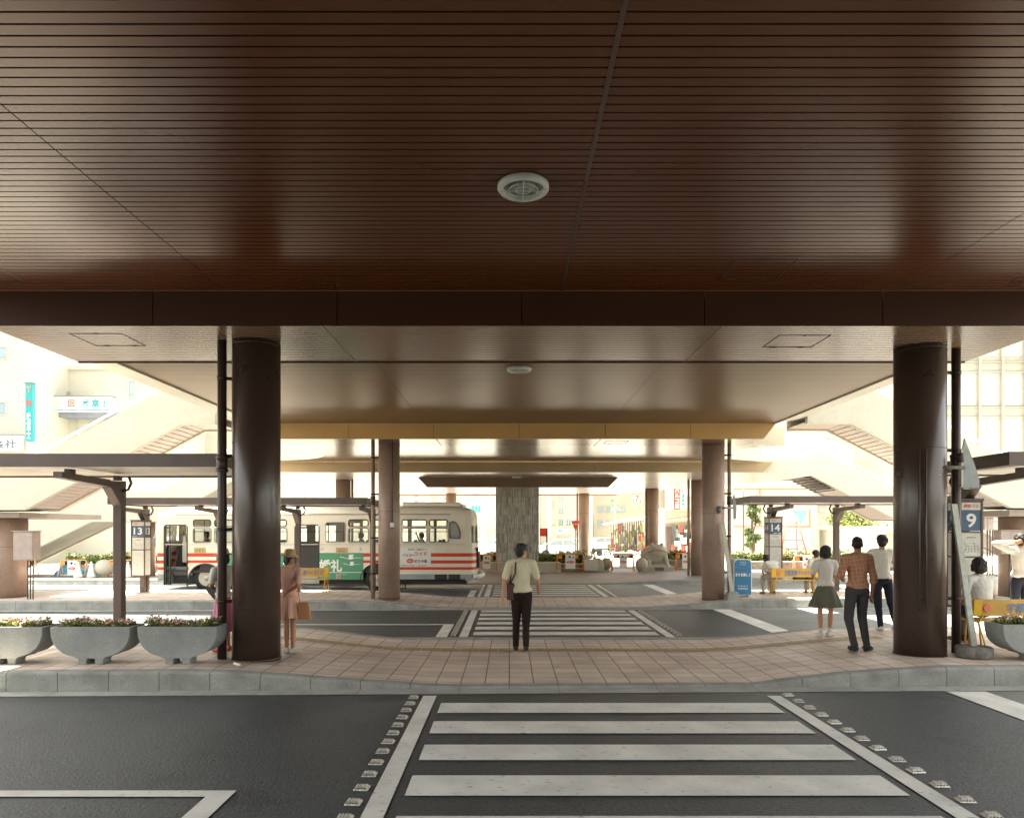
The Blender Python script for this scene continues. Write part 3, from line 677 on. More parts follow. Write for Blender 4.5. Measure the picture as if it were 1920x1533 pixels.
# ------------------------------------------------------------------ outdoor stairs up to the deck, left and right
def stair(sg, Yn, Yf, pts, par, label, xo=0, soff='soffitlight'):
    """pts: polyline (|x|, z) of the underside, from the deck outwards and down"""
    t = thing('staircase', label, 'stairs', (sg*pts[-1][0], Yn, 0))
    def off(z): return z
    prof = [(sg*p[0], p[1]) for p in pts]
    # underside with shallow ribs
    s = MB()
    for (x0, z0), (x1, z1) in zip(prof, prof[1:]):
        L = math.hypot(x1-x0, z1-z0); n_ = max(2, int(L/.16)); 
        for k in range(n_):
            u0 = k/n_; u1 = (k+.86)/n_
            ax, az_ = x0+(x1-x0)*u0, z0+(z1-z0)*u0; bx, bz = x0+(x1-x0)*u1, z0+(z1-z0)*u1
            s.poly([(ax, Yn+.1, az_), (bx, Yn+.1, bz), (bx, Yf-.1, bz), (ax, Yf-.1, az_)])
        s.poly([(x0, Yn+.1, z0+.03), (x1, Yn+.1, z1+.03), (x1, Yf-.1, z1+.03), (x0, Yf-.1, z0+.03)])
    s.build('soffit', M[soff], t)
    for nm, ya, yb in (('parapet', Yn-.06, Yn+.1), ('parapet', Yf-.1, Yf+.06)):
        s = MB()
        low = [(x, z-.05) for x, z in prof]; top = [(x, z+par) for x, z in prof][::-1]
        s.prism(low+top, ya, yb); s.build(nm, M['whiteconc'], t)
    # treads
    s = MB()
    for (x0, z0), (x1, z1) in zip(prof, prof[1:]):
        if abs(z1-z0) < .05: s.box(min(x0,x1), max(x0,x1), Yn+.11, Yf-.11, z0+.2, z0+.3); continue
        n_ = max(2, int(abs(z1-z0)/.16))
        for k in range(n_):
            u0, u1 = k/n_, (k+1)/n_
            s.box(min(x0+(x1-x0)*u0, x0+(x1-x0)*u1), max(x0+(x1-x0)*u0, x0+(x1-x0)*u1), Yn+.11, Yf-.11, z0+(z1-z0)*u0+.02, z0+(z1-z0)*u0+.3)
    s.build('step', M['concrete'], t)
    s = MB(); hp = [(x, Yn+.02, z+par+.14) for x, z in prof]; s.tube(hp, .03, 8)
    for (x0, z0), (x1, z1) in zip(prof, prof[1:]):
        n_ = max(1, int(abs(x1-x0)/1.2))
        for k in range(n_): 
            xx = x0+(x1-x0)*k/n_; zz = z0+(z1-z0)*k/n_; s.tube([(xx, Yn+.02, zz+par-.01), (xx, Yn+.02, zz+par+.14)], .018, 6)
    s.build('handrail', M['white'], t)
    return t
up = [(7.5, 4.80), (8.35, 4.80), (12.35, 2.62), (15.6, 2.60)]
sL = stair(-1, 18.0, 19.4, up, 1.1, 'white-sided staircase on the left descending from the deck behind the near shelter')
sR = stair(1, 18.0, 19.4, [(7.6, 4.82), (8.7, 4.82), (12.8, 2.67), (16.2, 2.66)], 1.1, 'white-sided staircase on the right descending beyond the big near column')
lo2 = [(9.6, 4.1), (10.6, 4.1), (13.6, 2.42), (16.2, 2.42), (18.6, 1.25), (20.9, .12)]
s2L = stair(-1, 27.3, 29.4, lo2, 1.1, 'lower white staircase on the left reaching the ground beside the hedge', soff='soffitgrey')
s2R = stair(1, 27.3, 29.4, [(11.2, 4.2), (11.7, 4.2), (15.0, 2.5), (17.5, 2.45), (20, 1.2), (22.2, .12)], 1.1, 'lower white staircase on the right behind the bus shelter roof')
s = MB()
for i in range(9): s.box(11.25+i*.17, 11.36+i*.17, 27.5, 29.2, 4.10-(.0 if i < 3 else (i-2)*.085), 4.14-(.0 if i < 3 else (i-2)*.085))
s.build('vent_grille', M['darkmetal'], s2R)
def landing_beam(t, sg, x0, x1, y0, y1, z0, z1):
    s = MB(); s.box(min(sg*x0, sg*x1), max(sg*x0, sg*x1), y0, y1, z0, z1); s.build('landing_beam', mat('landing_beam_paint', (.30,.26,.22), .5, 0, .08, 2), t)
landing_beam(sL, -1, 12.75, 19.5, 18.3, 22.0, 2.38, 2.52); landing_beam(sR, 1, 13.0, 19.5, 18.3, 22.0, 2.42, 2.58)
column(-13.65, 19.1, .50, .25, 2.4, 'thick pale-lit brown column at the left edge carrying the stair landing', 1.6)
column(13.9, 19.3, .42, .25, 2.45, 'brown column at the right edge carrying the stair landing', 1.6)
column(-14.5, 28.2, .30, .2, 2.4, 'brown column under the far left stair landing behind the bus stop sign', 1.5)
column(16.3, 28.2, .30, .2, 2.42, 'brown column under the far right stair landing', 1.5)
# utility boxes
def ubox(x, y, z0, z1, w_, d, label, legs=True):
    t = thing('utility_box', label, 'utility box', (x, y, z0), group='pink-grey metal utility boxes')
    m_ = mat('pinkish_grey_box_paint', (.34,.27,.24), .5, 0, .12, 5)
    s = MB(); s.bbox(x-w_/2, x+w_/2, y-d/2, y+d/2, z0, z1, .008); s.box(x-w_/2-.03, x+w_/2+.03, y-d/2-.04, y+d/2, z1+.001, z1+.02); s.build('casing', m_, t)
    s = MB(); s.bbox(x-.04, x+w_/2-.015, y-d/2-.012, y-d/2-.001, z0+.03, z1-.03, .003); s.box(x+.1, x+.19, y-d/2-.016, y-d/2-.012, z1-.13, z1-.09); s.build('door', m_, t)
    s = MB()
    for k in range(3): s.tube([(x+.02+k*.07, y, z0), (x+.02+k*.07, y, .22)], .016, 8)
    s.build('conduit', M['colpaint'], t)
    return t
ubox(-12.64, 18.45, 1.28, 2.02, .52, .3, 'grey-pink utility box hanging on the thick column at the left edge')
ubox(13.4, 18.9, 1.42, 2.04, .60, .3, 'brown-grey utility box at the right edge behind the man with raised arm')
ubox(12.2, 18.0, 2.06, 2.38, .24, .2, 'small brown junction box right of the bus stop sign 9')
# ================================================================== SHELTERS
def shelter(x0, x1, yf, yb, zt, posts, sgn, label, th=.19, post_y=None, pw=.15, basez=.25):
    """flat roof on cantilever posts; the posts stand behind, arms reach towards the camera"""
    t = thing('bus_shelter', label, 'bus shelter', ((x0+x1)/2, (yf+yb)/2, basez))
    s = MB(); s.use(M['shelter'])
    s.box(x0, x1, yf, yf+.05, zt-th, zt); s.box(x0, x0+.05, yf+.05, yb-.05, zt-th, zt-.002); s.box(x1-.05, x1, yf+.05, yb-.05, zt-th, zt-.002); s.box(x0, x1, yb-.05, yb, zt-th, zt)
    s.build('roof_edge', M['shelter'], t)
    s = MB(); s.use(M['shelterroof'])
    n_ = int((x1-x0)/.3); 
    for i in range(n_): a = x0+.05+(x1-x0-.1)*i/n_; c = x0+.05+(x1-x0-.1)*(i+1)/n_-.012; s.box(a, c, yf+.052, yb-.052, zt-th+.03, zt-th+.05)
    s.build('roof_panel', M['shelterroof'], t)
    py_ = post_y
    for px_ in posts:
        za = zt-th-.06
        s = MB(); h = pw/2; s.bbox(px_-h, px_+h, py_-h, py_+h, basez-.03, za-.10, .012)
        s.prismx([(py_-h, za-.45), (py_+h, za-.45), (py_+h, za-.02), (py_-h-.30, za-.05), (py_-h-.30, za-.16)], px_-h+.002, px_+h-.002)
        s.build('post', M['shelter'], t)
        s = MB(); s.prismx([(py_-h-.3, za-.15), (py_-h-.3, za-.03), (yf+.12, za-.0), (yf+.12, za-.09)], px_-h+.01, px_+h-.01); s.build('arm', M['shelter'], t)
        s = MB(); s.box(px_-.05, px_+.05, yf+.35, yf+.47, za-.02, zt-th); s.build('spacer', M['shelter'], t); s = MB(); s.box(px_-.05, px_+.05, py_-.1, py_, za-.02, zt-th); s.build('spacer', M['shelter'], t)
        s = MB(); s.tube([(px_+sgn*.07, py_-.05, za-.2), (px_+sgn*.16, py_-.02, za-.17), (px_+sgn*.2, py_, za-.06), (px_+sgn*.16, py_, za+.05)], .022, 8); s.build('drain_elbow', M['pipe'], t)
    return t
shelter(-12.5, -4.1, 10.15, 12.3, 3.16, [-6.59, -9.2], 1, 'dark flat bus shelter roof on the left, nearest, above the planters', post_y=11.9)
shelter(7.03, 14.5, 9.9, 12.0, 3.16, [7.50, 10.1], -1, 'dark flat bus shelter roof at the right edge above the bench', post_y=11.66)
shelter(-10.85, -3.85, 19.0, 21.0, 2.93, [-10.7, -8.5, -6.22, -4.02], 1, 'long grey bus shelter in front of the bus', th=.18, post_y=20.75, pw=.14, basez=.25)
shelter(6.6, 14.3, 19.3, 21.3, 2.99, [7.78, 9.75, 11.9], -1, 'long grey bus shelter on the right behind the waiting people', th=.18, post_y=21.0, pw=.15)
# ================================================================== STOP SIGN KIOSKS
def kiosk(x, y, w_, d, z0, z1, num, label, top='route', bright=1):
    t = thing('bus_stop_sign', label, 'bus stop sign', (x, y, .25))
    s = MB(); s.bbox(x-.07, x+.07, y+.04, y+.16, .22, z0+.02); s.build('pole', M['shelter'], t)
    fr = .03
    s = MB()
    for xx in (x-w_/2, x+w_/2-fr):
        for yy in (y-d/2, y+d/2-fr): s.box(xx, xx+fr, yy, yy+fr, z0, z1)
    zs = [z0, z0+(z1-z0)*.47, z0+(z1-z0)*.70, z1-fr]
    for zz in zs:
        s.box(x-w_/2+fr+.001, x+w_/2-fr-.001, y-d/2+.003, y+d/2-.003, zz, zz+fr*.8)
        for xx in (x-w_/2+.003, x+w_/2-fr+.003): s.box(xx, xx+fr-.006, y-d/2+fr+.001, y+d/2-fr-.001, zz, zz+fr*.8)
    s.box(x-w_/2-.01, x+w_/2+.01, y-d/2-.01, y+d/2+.01, z1+.001, z1+.03); s.build('frame', M['shelter'], t)
    ins = .012; zb = zs[2]+fr*.8; H = z1-fr-zb
    s = MB(); s.box(x-w_/2+fr+.001, x+w_/2-fr-.001, y-d/2+ins, y+d/2-ins, z0+fr, zs[2]-.001)
    s.box(x-w_/2+ins, x+w_/2-ins, y-d/2+fr+.001, y+d/2-fr-.001, z0+fr, zs[2]-.001)
    s.build('timetable_panel', M['offwhite'], t)
    s = MB(); s.use(M['offwhite']).box(x-w_/2+ins, x+w_/2-ins, y-d/2+ins, y+d/2-ins, zb+H*.74, z1-fr-.001)
    s.use(M['blue']).box(x-w_/2+ins, x+w_/2-ins, y-d/2+ins, y+d/2-ins, zb+.012, zb+H*.74-.001)
    s.build('number_panel', None, t)
    yf = y-d/2+ins
    text(num, w_*(.42 if len(num) == 1 else .62), H*.48, (x, yf, zb+H*.38), M['white'], t, 'number', bold=.02)
    for sx, rz_ in ((-1, R(-90)), (1, R(90))): text(num, d*(.40 if len(num) == 1 else .6), H*.46, (x+sx*(w_/2-ins), y, zb+H*.38), M['white'], t, 'number', bold=.02, rz=rz_)
    text('関東バス', w_*.62, H*.12, (x, yf, zb+H*.87), M['red'], t, 'lettering', bold=.01)
    # printed timetable: route drawing and columns of figures
    ink = mat('printed_ink', (.22,.22,.22), .7); s = MB()
    zt_ = zs[2]-.03; 
    for k in range(5): s.tube([(x-w_*.3+k*w_*.14, yf-.002, zt_-.12-.03*((k*7)%3)), (x-w_*.2+k*w_*.12, yf-.002, zt_-.20-.02*(k%2)), (x-w_*.28+k*w_*.15, yf-.002, zt_-.27)], .0025, 4)
    for k in range(4): s.box(x-w_*.33, x+w_*.33, yf-.002, yf-.0005, zt_-.14-.045*k, zt_-.137-.045*k)
    s.box(x-w_*.2, x+w_*.2, yf-.002, yf-.0005, zt_-.05, zt_-.035)
    zt2 = zs[1]-.02; hh = zs[1]-z0-fr-.05
    for k in range(22):
        zz = zt2-.02-hh*k/22.5
        xk = x-w_*.36
        while xk < x+w_*.36:
            l_ = random.uniform(.01, .035); 
            if random.random() < .75: s.box(xk, min(xk+l_, x+w_*.37), yf-.002, yf-.0005, zz-.007, zz)
            xk += l_+.012
    s.build('lettering', ink, t)
    return t
kiosk(7.40, 11.45, .375, .36, .80, 2.53, '9', 'bus stop sign with a blue number 9, behind the leaning post')
kiosk(7.78, 20.75, .40, .38, .80, 2.42, '14', 'bus stop sign with a blue number 14 beside the blue box')
kiosk(-10.72, 20.5, .40, .38, .72, 2.32, '13', 'bus stop sign number 13 left of the open bus door')
# ================================================================== PLANTERS
def planter_shape(w_, h, d):
    def outline(k, fl):
        hw = w_/2*k; pts = [(-hw*1.0, h), (hw*1.0, h)]
        right = [(hw*1.0, h-.05), (hw*.985, h*.72), (hw*.93, h*.54), (hw*.83, h*.39), (hw*.68, h*.27), (hw*.52, h*.21), (hw*.40, h*.17)]
        return pts, right
    b = MB(); rings = []
    for yy, k in ((-d/2, 1.0), (-d/2+.012, 1.008), (d*.15, 1.01), (d/2+.06, 1.0)):
        hw = w_/2*k
        R_ = [(hw, h), (hw*.998, h-.05), (hw*.985, h*.74), (hw*.93, h*.57), (hw*.84, h*.43), (hw*.70, h*.31), (hw*.54, h*.235), (hw*.40, h*.20), (hw*.34, h*.155), (hw*.1, h*.16)]
        rg = R_+[(-x, z) for x, z in R_[::-1]]
        rings.append([(x, yy, z) for x, z in rg])
    b.rings(rings, smooth=False)
    for sx in (-1, 1):
        for (za, zb) in ((0, h*.18),):
            b.rings([[(sx*w_*.105-sx*.0+dx*.052*q, -d/2+.02+ (0 if dy < 0 else .2), z) for dx, dy in ((-1,-1),(1,-1),(1,1),(-1,1))] for z, q in ((0,1.0),(h*.10,.98),(h*.20,1.5))])
    return b
def make_planter(mt=None):
    t = thing('planter', 'x', 'planter', (0,0,0)); w_, h, d = 1.07, .50, .34
    planter_shape(w_, h, d).build('bowl', mt or M['planter'], t)
    s = MB(); s.box(-w_/2+.05, w_/2-.05, -d/2+.05, d/2, h-.0005, h+.004); s.build('soil', M['soil'], t)
    return t
def flower_bed(loc, w_, d, label, seed):
    random.seed(seed)
    def fn():
        x = random.uniform(-w_/2+.06, w_/2-.06); y = random.uniform(-d/2+.05, d/2-.02); z = .0+abs(random.gauss(0,.028))+.045*max(0, math.sin(x*11+seed)*math.sin(x*4.3+seed*2))
        r_ = random.random(); m_ = M['petal'] if r_ < .10 else M['petalw'] if r_ < .15 else M['leaf2'] if r_ < .55 else M['leaf1']
        return (x, y, z if r_ > .15 else z+.035), m_
    b = leaves(1500, fn, .024)
    b.use(M['leaf1'])
    for _ in range(60):
        x = random.uniform(-w_/2+.08, w_/2-.08); y = random.uniform(-d/2+.06, d/2-.04); b.tube([(x, y, 0), (x+random.uniform(-.01,.01), y, .05)], .003, 4)
    o = b.build('flowering_plants', None, off=Z0); o.location = loc
    tag(o, label, 'flowers', 'flowering plants in the planters'); return o
p0 = make_planter()
pl = [(-4.485, 9.67, 'grey cast-stone planter nearest to the big left column'), (-5.655, 9.66, 'grey cast-stone planter in the middle of the three on the left'), (-6.83, 9.65, 'grey cast-stone planter cut by the left edge of the picture')]
for i, (x, y, lab) in enumerate(pl):
    o = p0 if i == 0 else dup(p0, (x, y, .25)); o.location = (x, y, .25); o['label'] = lab; o['group'] = 'grey planters along the left kerb'
    flower_bed((x, y, .75), 1.07, .34, 'pink-flowered plants in the '+lab.replace('grey cast-stone ', '').replace(' of the picture','').replace(' of the three',''), i+3)
o = dup(p0, (7.35, 9.88, .25), None, 'pale planter at the right edge in front of the yellow bench'); o['group'] = 'pale planters at the right kerb'
flower_bed((7.35, 9.88, .75), 1.07, .34, 'plants with many pink flowers in the planter before the bench', 11)
random.seed(5)
# ================================================================== BENCHES
def bench(x, y, z, w_, label, boldtxt=True, kanji='宇都宮東ライオンズ', angle=0):
    t = thing('bench', label, 'bench', (x, y, z))
    s = MB(); s.use(M['yellowdull'])
    s.prismx([(y-.02, z+.50), (y+.02, z+.50), (y+.0, z+.75), (y-.045, z+.75)], x-w_/2, x+w_/2)
    s.use(M['yellow'])
    s.prismx([(y-.027, z+.497), (y-.02, z+.497), (y-.045, z+.753), (y-.052, z+.753)], x-w_/2, x-w_/2+.12)
    s.prismx([(y-.027, z+.497), (y-.02, z+.497), (y-.045, z+.753), (y-.052, z+.753)], x+w_/2-.10, x+w_/2)
    s.build('backrest', None, t)
    s = MB()
    for k in range(3): s.box(x-w_/2+.04, x+w_/2-.04, y+.09+k*.12, y+.18+k*.12, z+.40, z+.425)
    s.build('seat', M['yellow'], t)
    for xx in (x-w_/2+.13, x+w_/2-.13):
        s = MB(); s.tube([(xx-.03, y-.06, z+.012), (xx, y+.05, z+.39), (xx+.02, y-.03, z+.52)], .013, 8); s.tube([(xx+.03, y+.42, z+.012), (xx, y+.34, z+.40)], .013, 8)
        s.tube([(xx, y+.05, z+.395), (xx, y+.44, z+.395)], .012, 8); s.tube([(xx+.06, y-.02, z+.012), (xx+.02, y+.08, z+.39)], .011, 8); s.build('leg', M['yellow'], t)
    text(kanji, w_*.62, .15, (x+w_*.08, y-.042, z+.625), flat('blue_bench_lettering', (.09,.17,.38)), t, bold=.015)
    s = MB(); s.prism([(x-w_/2+.2+.055*math.cos(a*math.pi/4), z+.625+.07*math.sin(a*math.pi/4)) for a in range(8)], y-.046, y-.038); s.build('emblem', flat('faded_red', (.6,.17,.09)), t)
    return t
bench(8.02, 10.75, .25, 1.9, 'yellow bench with lettered backrest at the right edge behind the planter')
bench(7.93, 19.55, .25, 1.32, 'yellow bench on the second island with two people seated')
bench(-5.72, 19.7, .25, 1.35, 'yellow bench in front of the green side of the bus')
# ================================================================== BLUE BOX, LEANING POSTS, SIGNS
t = thing('litter_box', 'tall blue box with rounded top and white lettering beside the second-row column', 'litter box', (6.37, 19.4, .25))
x, y, z = 6.37, 19.2, .28; w_, h = .50, .98
ol = [(x-w_/2, z), (x+w_/2, z), (x+w_/2, z+h-.09), (x+w_/2-.03, z+h-.03), (x+w_/2-.09, z+h), (x-w_/2+.09, z+h), (x-w_/2+.03, z+h-.03), (x-w_/2, z+h-.09)]
s = MB(); s.prism(ol, y+.012, y+.42); s.build('casing', M['white'], t)
ii = [(x+(px_-x)*.90, z+h/2+(pz-z-h/2)*.965) for px_, pz in ol]; s = MB(); s.prism(ii, y, y+.011); s.build('front_panel', M['boxblue'], t)
s = MB(); s.prism([(x-w_*.44, z+h*.70), (x+w_*.44, z+h*.70), (x+w_*.44, z+h*.71), (x-w_*.44, z+h*.71)], y-.006, y-.001); s.build('flap_edge', flat('flap_line', (.01,.07,.15)), t)
s = MB(); s.box(x-.2, x-.15, y+.1, y+.3, .25, .281); s.box(x+.15, x+.2, y+.1, y+.3, .25, .281); s.build('foot', M['black'], t)
for tx, ww, hh, zz, bo in (('押し投入口', .17, .045, .90, .0), ('（ごみ）', .16, .045, .84, .0), ('まちを美しく', .40, .095, .56, .03), ('宇 都 宮 市', .28, .035, .25, .01), ('宇都宮清掃協会', .28, .045, .18, .01)):
    text(tx, ww, hh, (x, y-.001, z+zz), M['white'], t, bold=bo)
def leaning(xb, yb, xt, zt_, zb, r, label, round_base=True, hw=.04):
    t = thing('leaning_post', label, 'post', (xb, yb, .25))
    s = MB()
    if round_base: s.lathe([(r*.90, .25), (r, .27), (r, .38), (r*.93, .405), (r*.3, .41), (.004, .41)], xb, yb, 28)
    else: s.rings([[(xb-r, yb-r, .2), (xb+r, yb-r, .2), (xb+r, yb+r, .2), (xb-r, yb+r, .2)], [(xb-r*.8, yb-r*.8, .42), (xb+r*.8, yb-r*.8, .42), (xb+r*.8, yb+r*.8, .42), (xb-r*.8, yb+r*.8, .42)]])
    s.build('base', mat('weathered_concrete', (.17,.165,.145), .95, 0, .35, 9, fine=.2, bump=.8, bscale=50) if round_base else M['kerb'], t)
    s = MB(); a = Vector((xb, yb, zb)); c = Vector((xt, yb+.03, zt_)); rg = []
    for p in (a, c): rg.append([p+Vector(q) for q in ((-hw,-.02,0),(hw,-.02,0),(hw,.02,0),(-hw,.02,0))])
    s.rings(rg); s.build('post', mat('chipped_white_post', (.42,.43,.38), .6, 0, .2, 12, fine=.1), t)
    s = MB(); s.tube([(xb-.11, yb-.06, .41), (xb-.105, yb-.05, .53)], .014, 8); s.build('bolt', mat('rusty_bolt', (.20,.09,.04), .8), t)
    return t
leaning(6.62, 10.03, 6.35, 2.43, .40, .235, 'pale leaning post in a round concrete base before the right rain pipe')
leaning(5.93, 18.75, 5.70, 2.22, .40, .16, 'white leaning post in a square concrete block at the second-row right column', False, .05)
t = thing('warning_sign', 'grey metal triangular sign seen edge-on, clamped to the right rain pipe', 'sign', (6.7, 10.2, 2.3))
s = MB(); Y = 10.15
s.prism([(PX(1808,Y), PZ(822,Y)), (PX(1826,Y), PZ(868,Y)), (PX(1836,Y), PZ(900,Y)), (PX(1835,Y), PZ(914,Y)), (PX(1818,Y), PZ(917,Y)), (PX(1805,Y), PZ(917,Y)), (PX(1804,Y), PZ(845,Y))], Y-.01, Y+.012); s.build('plate', M['steel'], t)
s = MB(); s.box(PX(1800,Y), PX(1804,Y)-.002, Y-.03, Y+.03, PZ(914,Y), PZ(843,Y)); s.build('edge_flange', flat('scratched_flange', (.5,.48,.40)), t)
s = MB(); s.box(PX(1798,Y), PX(1829,Y), Y-.045, Y-.012, PZ(914,Y), PZ(909,Y)); s.build('stiffener', M['steel'], t)
s = MB(); s.tube([(PX(1752,Y), Y-.08, PZ(877,Y)), (PX(1803,Y), Y-.06, PZ(877,Y))], .028, 12); s.build('arm', flat('olive_arm', (.10,.095,.07)), t)
s = MB(); s.cyl(PX(1750,Y), Y-.08, PZ(896,Y), PZ(875,Y), .042, 14); s.cyl(PX(1750,Y), Y-.08, PZ(882,Y), PZ(879,Y), .050, 14); s.cyl(PX(1750,Y), Y-.08, PZ(893,Y), PZ(890,Y), .050, 14); s.build('clamp', M['steel'], t)
s = MB(); s.cyl(PX(1797,Y), Y-.03, PZ(867,Y), PZ(850,Y), .05, 14); s.build('pipe_clamp', M['darkmetal'], t)
t = thing('warning_sign', 'small metal sign seen edge-on, clamped to the pipe of the second-row right column', 'sign', (6.0, 19, 2.3))
s = MB(); Y = 18.95; s.prism([(PX(1377,Y), PZ(926,Y)), (PX(1381,Y), PZ(950,Y)), (PX(1380,Y), PZ(972,Y)), (PX(1375,Y), PZ(974,Y)), (PX(1374,Y), PZ(930,Y))], Y-.01, Y+.012); s.build('plate', M['steel'], t)
s = MB(); s.tube([(PX(1348,Y), Y-.08, PZ(952,Y)), (PX(1374,Y), Y-.06, PZ(952,Y))], .028, 8); s.cyl(PX(1348,Y), Y-.08, PZ(961,Y), PZ(949,Y), .06, 12); s.build('arm', M['steel'], t)
t = thing('stop_sign', 'red inverted triangle sign beside the far column right of the stone pillar', 'road sign', (3.7, 38.8, 2.2))
s = MB(); Y = 38.7; s.prism([(PX(1071,Y), PZ(976,Y)), (PX(1087,Y), PZ(976,Y)), (PX(1079,Y), PZ(996,Y))], Y, Y+.03); s.build('plate', M['red'], t)
text('止まれ', .32, .13, (PX(1079,Y), Y-.002, PZ(982,Y)), M['white'], t, bold=.02)
s = MB(); s.tube([(PX(1079,Y), Y+.06, .0), (PX(1079,Y), Y+.06, PZ(975,Y))], .03, 8); s.build('pole', M['steel'], t)
t = thing('notice_board', 'red notice board on a brown post right of the stone pillar', 'sign', (2.4, 38.0, .0))
s = MB(); Y = 38.; s.box(PX(1012,Y), PX(1024,Y), Y, Y+.05, PZ(1005,Y), PZ(990,Y)); s.build('board', M['red'], t)
s = MB(); s.box(PX(1024,Y), PX(1027,Y), Y, Y+.06, 0, PZ(990,Y)); s.build('post', M['shelter'], t)
# paper tube on the pavement
s = MB(); s.tube([(-3.68, 9.42, .275), (-3.58, 9.34, .272)], .017, 10); o = s.build('paper_roll', M['white'], off=Vector((-3.63, 9.38, .25))); tag(o, 'small white paper roll lying on the tiles by the left column', 'litter')
# ================================================================== BARRICADES
def barricade(x, y, z, w_, h, label, kind):
    t = thing('barricade', label, 'barricade', (x, y, z), group='roadworks barricades around the far island')
    m_ = M['orange'] if kind != 'pink' else flat('faded_orange', (.8,.45,.28))
    for sg in (-1, 1):
        s = MB(); s.tube([(x+sg*w_/2, y-.18, z), (x+sg*w_/2*.94, y, z+h*.93), (x+sg*w_/2*.86, y, z+h), (x, y, z+h)], .022, 8); s.tube([(x+sg*w_/2, y+.2, z), (x+sg*w_/2*.94, y+.01, z+h*.93)], .02, 8); s.build('leg', m_, t)
    s = MB(); s.box(x-w_/2+.03, x+w_/2-.03, y-.07, y-.05, z+h*.12, z+h*.17); s.build('bottom_rail', m_, t)
    s = MB(); s.use(M['white']); n_ = 6
    for k in range(n_):
        a = x-w_/2*.88+w_*.88*k/n_; c = a+w_*.88/n_-.004; s.use(M['black'] if k % 2 else M['orange']).box(a, c, y-.065, y-.045, z+h*.72, z+h*.93)
    s.build('striped_board', None, t)
    s = MB(); s.box(x-w_*.18, x+w_*.18, y-.09, y-.072, z+h*.13, z+h*.97); s.build('notice_panel', M['white'], t)
    s = MB(); s.use(M['red']); pa = [(x+w_*.15*math.cos(a)*1.0, z+h*.52+.055*math.sin(a)) for a in [2*math.pi*i/16 for i in range(16)]]; s.prism(pa, y-.094, y-.0905); s.build('red_band', M['red'], t)
    s = MB(); s.use(M['black']); s.ell((x-.03, y-.093, z+h*.82), (.05,.003,.045)); s.ell((x+w_*.1, y-.093, z+h*.78), (.03,.003,.03)); s.build('printed_marks', M['black'], t)
    text('お願い', w_*.18, .06, (x, y-.0945, z+h*.52), M['white'], t, bold=.02)
    return t
YB = 32.3
for (px, w_, h, lab, k) in ((913, .95, .72, 'orange barricade with white notice between the bus and the stone pillar', 'o'), (1068, 1.25, .78, 'orange barricade with white notice in front of the stone-faced wall', 'o'),
                         (1166, 1.0, .78, 'orange hoop barricade with notice between the stone balls', 'o'), (1282, .9, .8, 'orange barricade at the hedge behind the third-row column', 'o')):
    barricade(PX(px, YB), YB-.3, .2, w_, h, lab, k)
YL = 27.9
for (px, w_, lab) in ((58, .8, 'pale orange barricade beside the thick left column'), (147, 1.05, 'pale orange barricade before the blue-topped planting on the left'), (237, 1.05, 'pale orange barricade left of the bus stop sign 13')):
    barricade(PX(px, YL), YL-.3, .2, w_, .68, lab, 'pink')
barricade(13.9, 24.6, .0, .9, .78, 'pale barricade seen between the seated woman and the man with raised arm', 'pink')
barricade(PX(1505,30), 29.6, .2, 1.1, .78, 'pale orange barricade behind the seated woman on the far bench', 'pink')
# traffic cones
def cone(x, y, z, label):
    t = thing('traffic_cone', label, 'traffic cone', (x, y, z), group='white traffic cones')
    s = MB(); s.lathe([(.17, z+.02), (.15, z+.06), (.03, z+.62), (.02, z+.64)], x, y, 20); s.build('cone', M['white'], t)
    s = MB(); s.bbox(x-.21, x+.21, y-.21, y+.21, z, z+.025); s.build('base', M['black'], t)
cone(PX(146,27.2), 27.2, .2, 'white cone in front of the middle left barricade'); cone(PX(171,27.3), 27.3, .2, 'white cone left of the white stone ball'); cone(PX(240,27.3), 27.3, .2, 'white cone before the barricade left of sign 13')
cone(13.2, 24.5, 0, 'white cone right of the seated woman on the near bench')
# stone balls
def ball(x, y, z, r, label, mt=None):
    t = thing('stone_ball', label, 'stone ball', (x, y, z), group='round stone balls')
    s = MB(); s.ell((x, y, z+r*1.08), (r, r, r), 28, 18); s.build('ball', mt or mat('pale_granite', (.40,.37,.30), .8, 0, .12, 8, fine=.15, fscale=60), t)
    s = MB(); s.cyl(x, y, z-.02, z+r*.25, r*.55, 20); s.build('foot', M['kerb'], t)
ball(PX(1203,YB-.5), YB-.5, .2, .29, 'round stone ball in front of the stone frog'); ball(PX(1121,YB+.6), YB+.6, .2, .27, 'stone ball behind the ribbed flower box'); ball(PX(1137,YB+.8), YB+.8, .2, .27, 'stone ball left of the orange hoop barricade')
ball(PX(195,27.6), 27.6, .2, .34, 'big white stone ball on the left between two barricades', M['whiteconc'])
# ribbed flower box
t = thing('flower_box', 'ribbed white flower box beside the barricade at the stone wall', 'flower box', (PX(1107,YB), YB, .2))
s = MB(); xx = PX(1094,YB)
for k in range(9): s.box(xx+k*.075, xx+k*.075+.062, YB-.02, YB+.0, .2, .72)
s.box(xx, xx+.67, YB+.001, YB+.5, .2, .70); s.build('box', M['offwhite'], t)
o = leaves(220, lambda: ((xx+random.uniform(.05,.62), YB+random.uniform(.05,.45), .74+abs(random.gauss(0,.07))), random.choice([M['petalw'], M['leaf2'], M['petalw']])), .05).build('flowering_plants', None, off=Vector((xx+.3, YB+.2, .7))); tag(o, 'pale flowers in the ribbed white flower box', 'flowers')
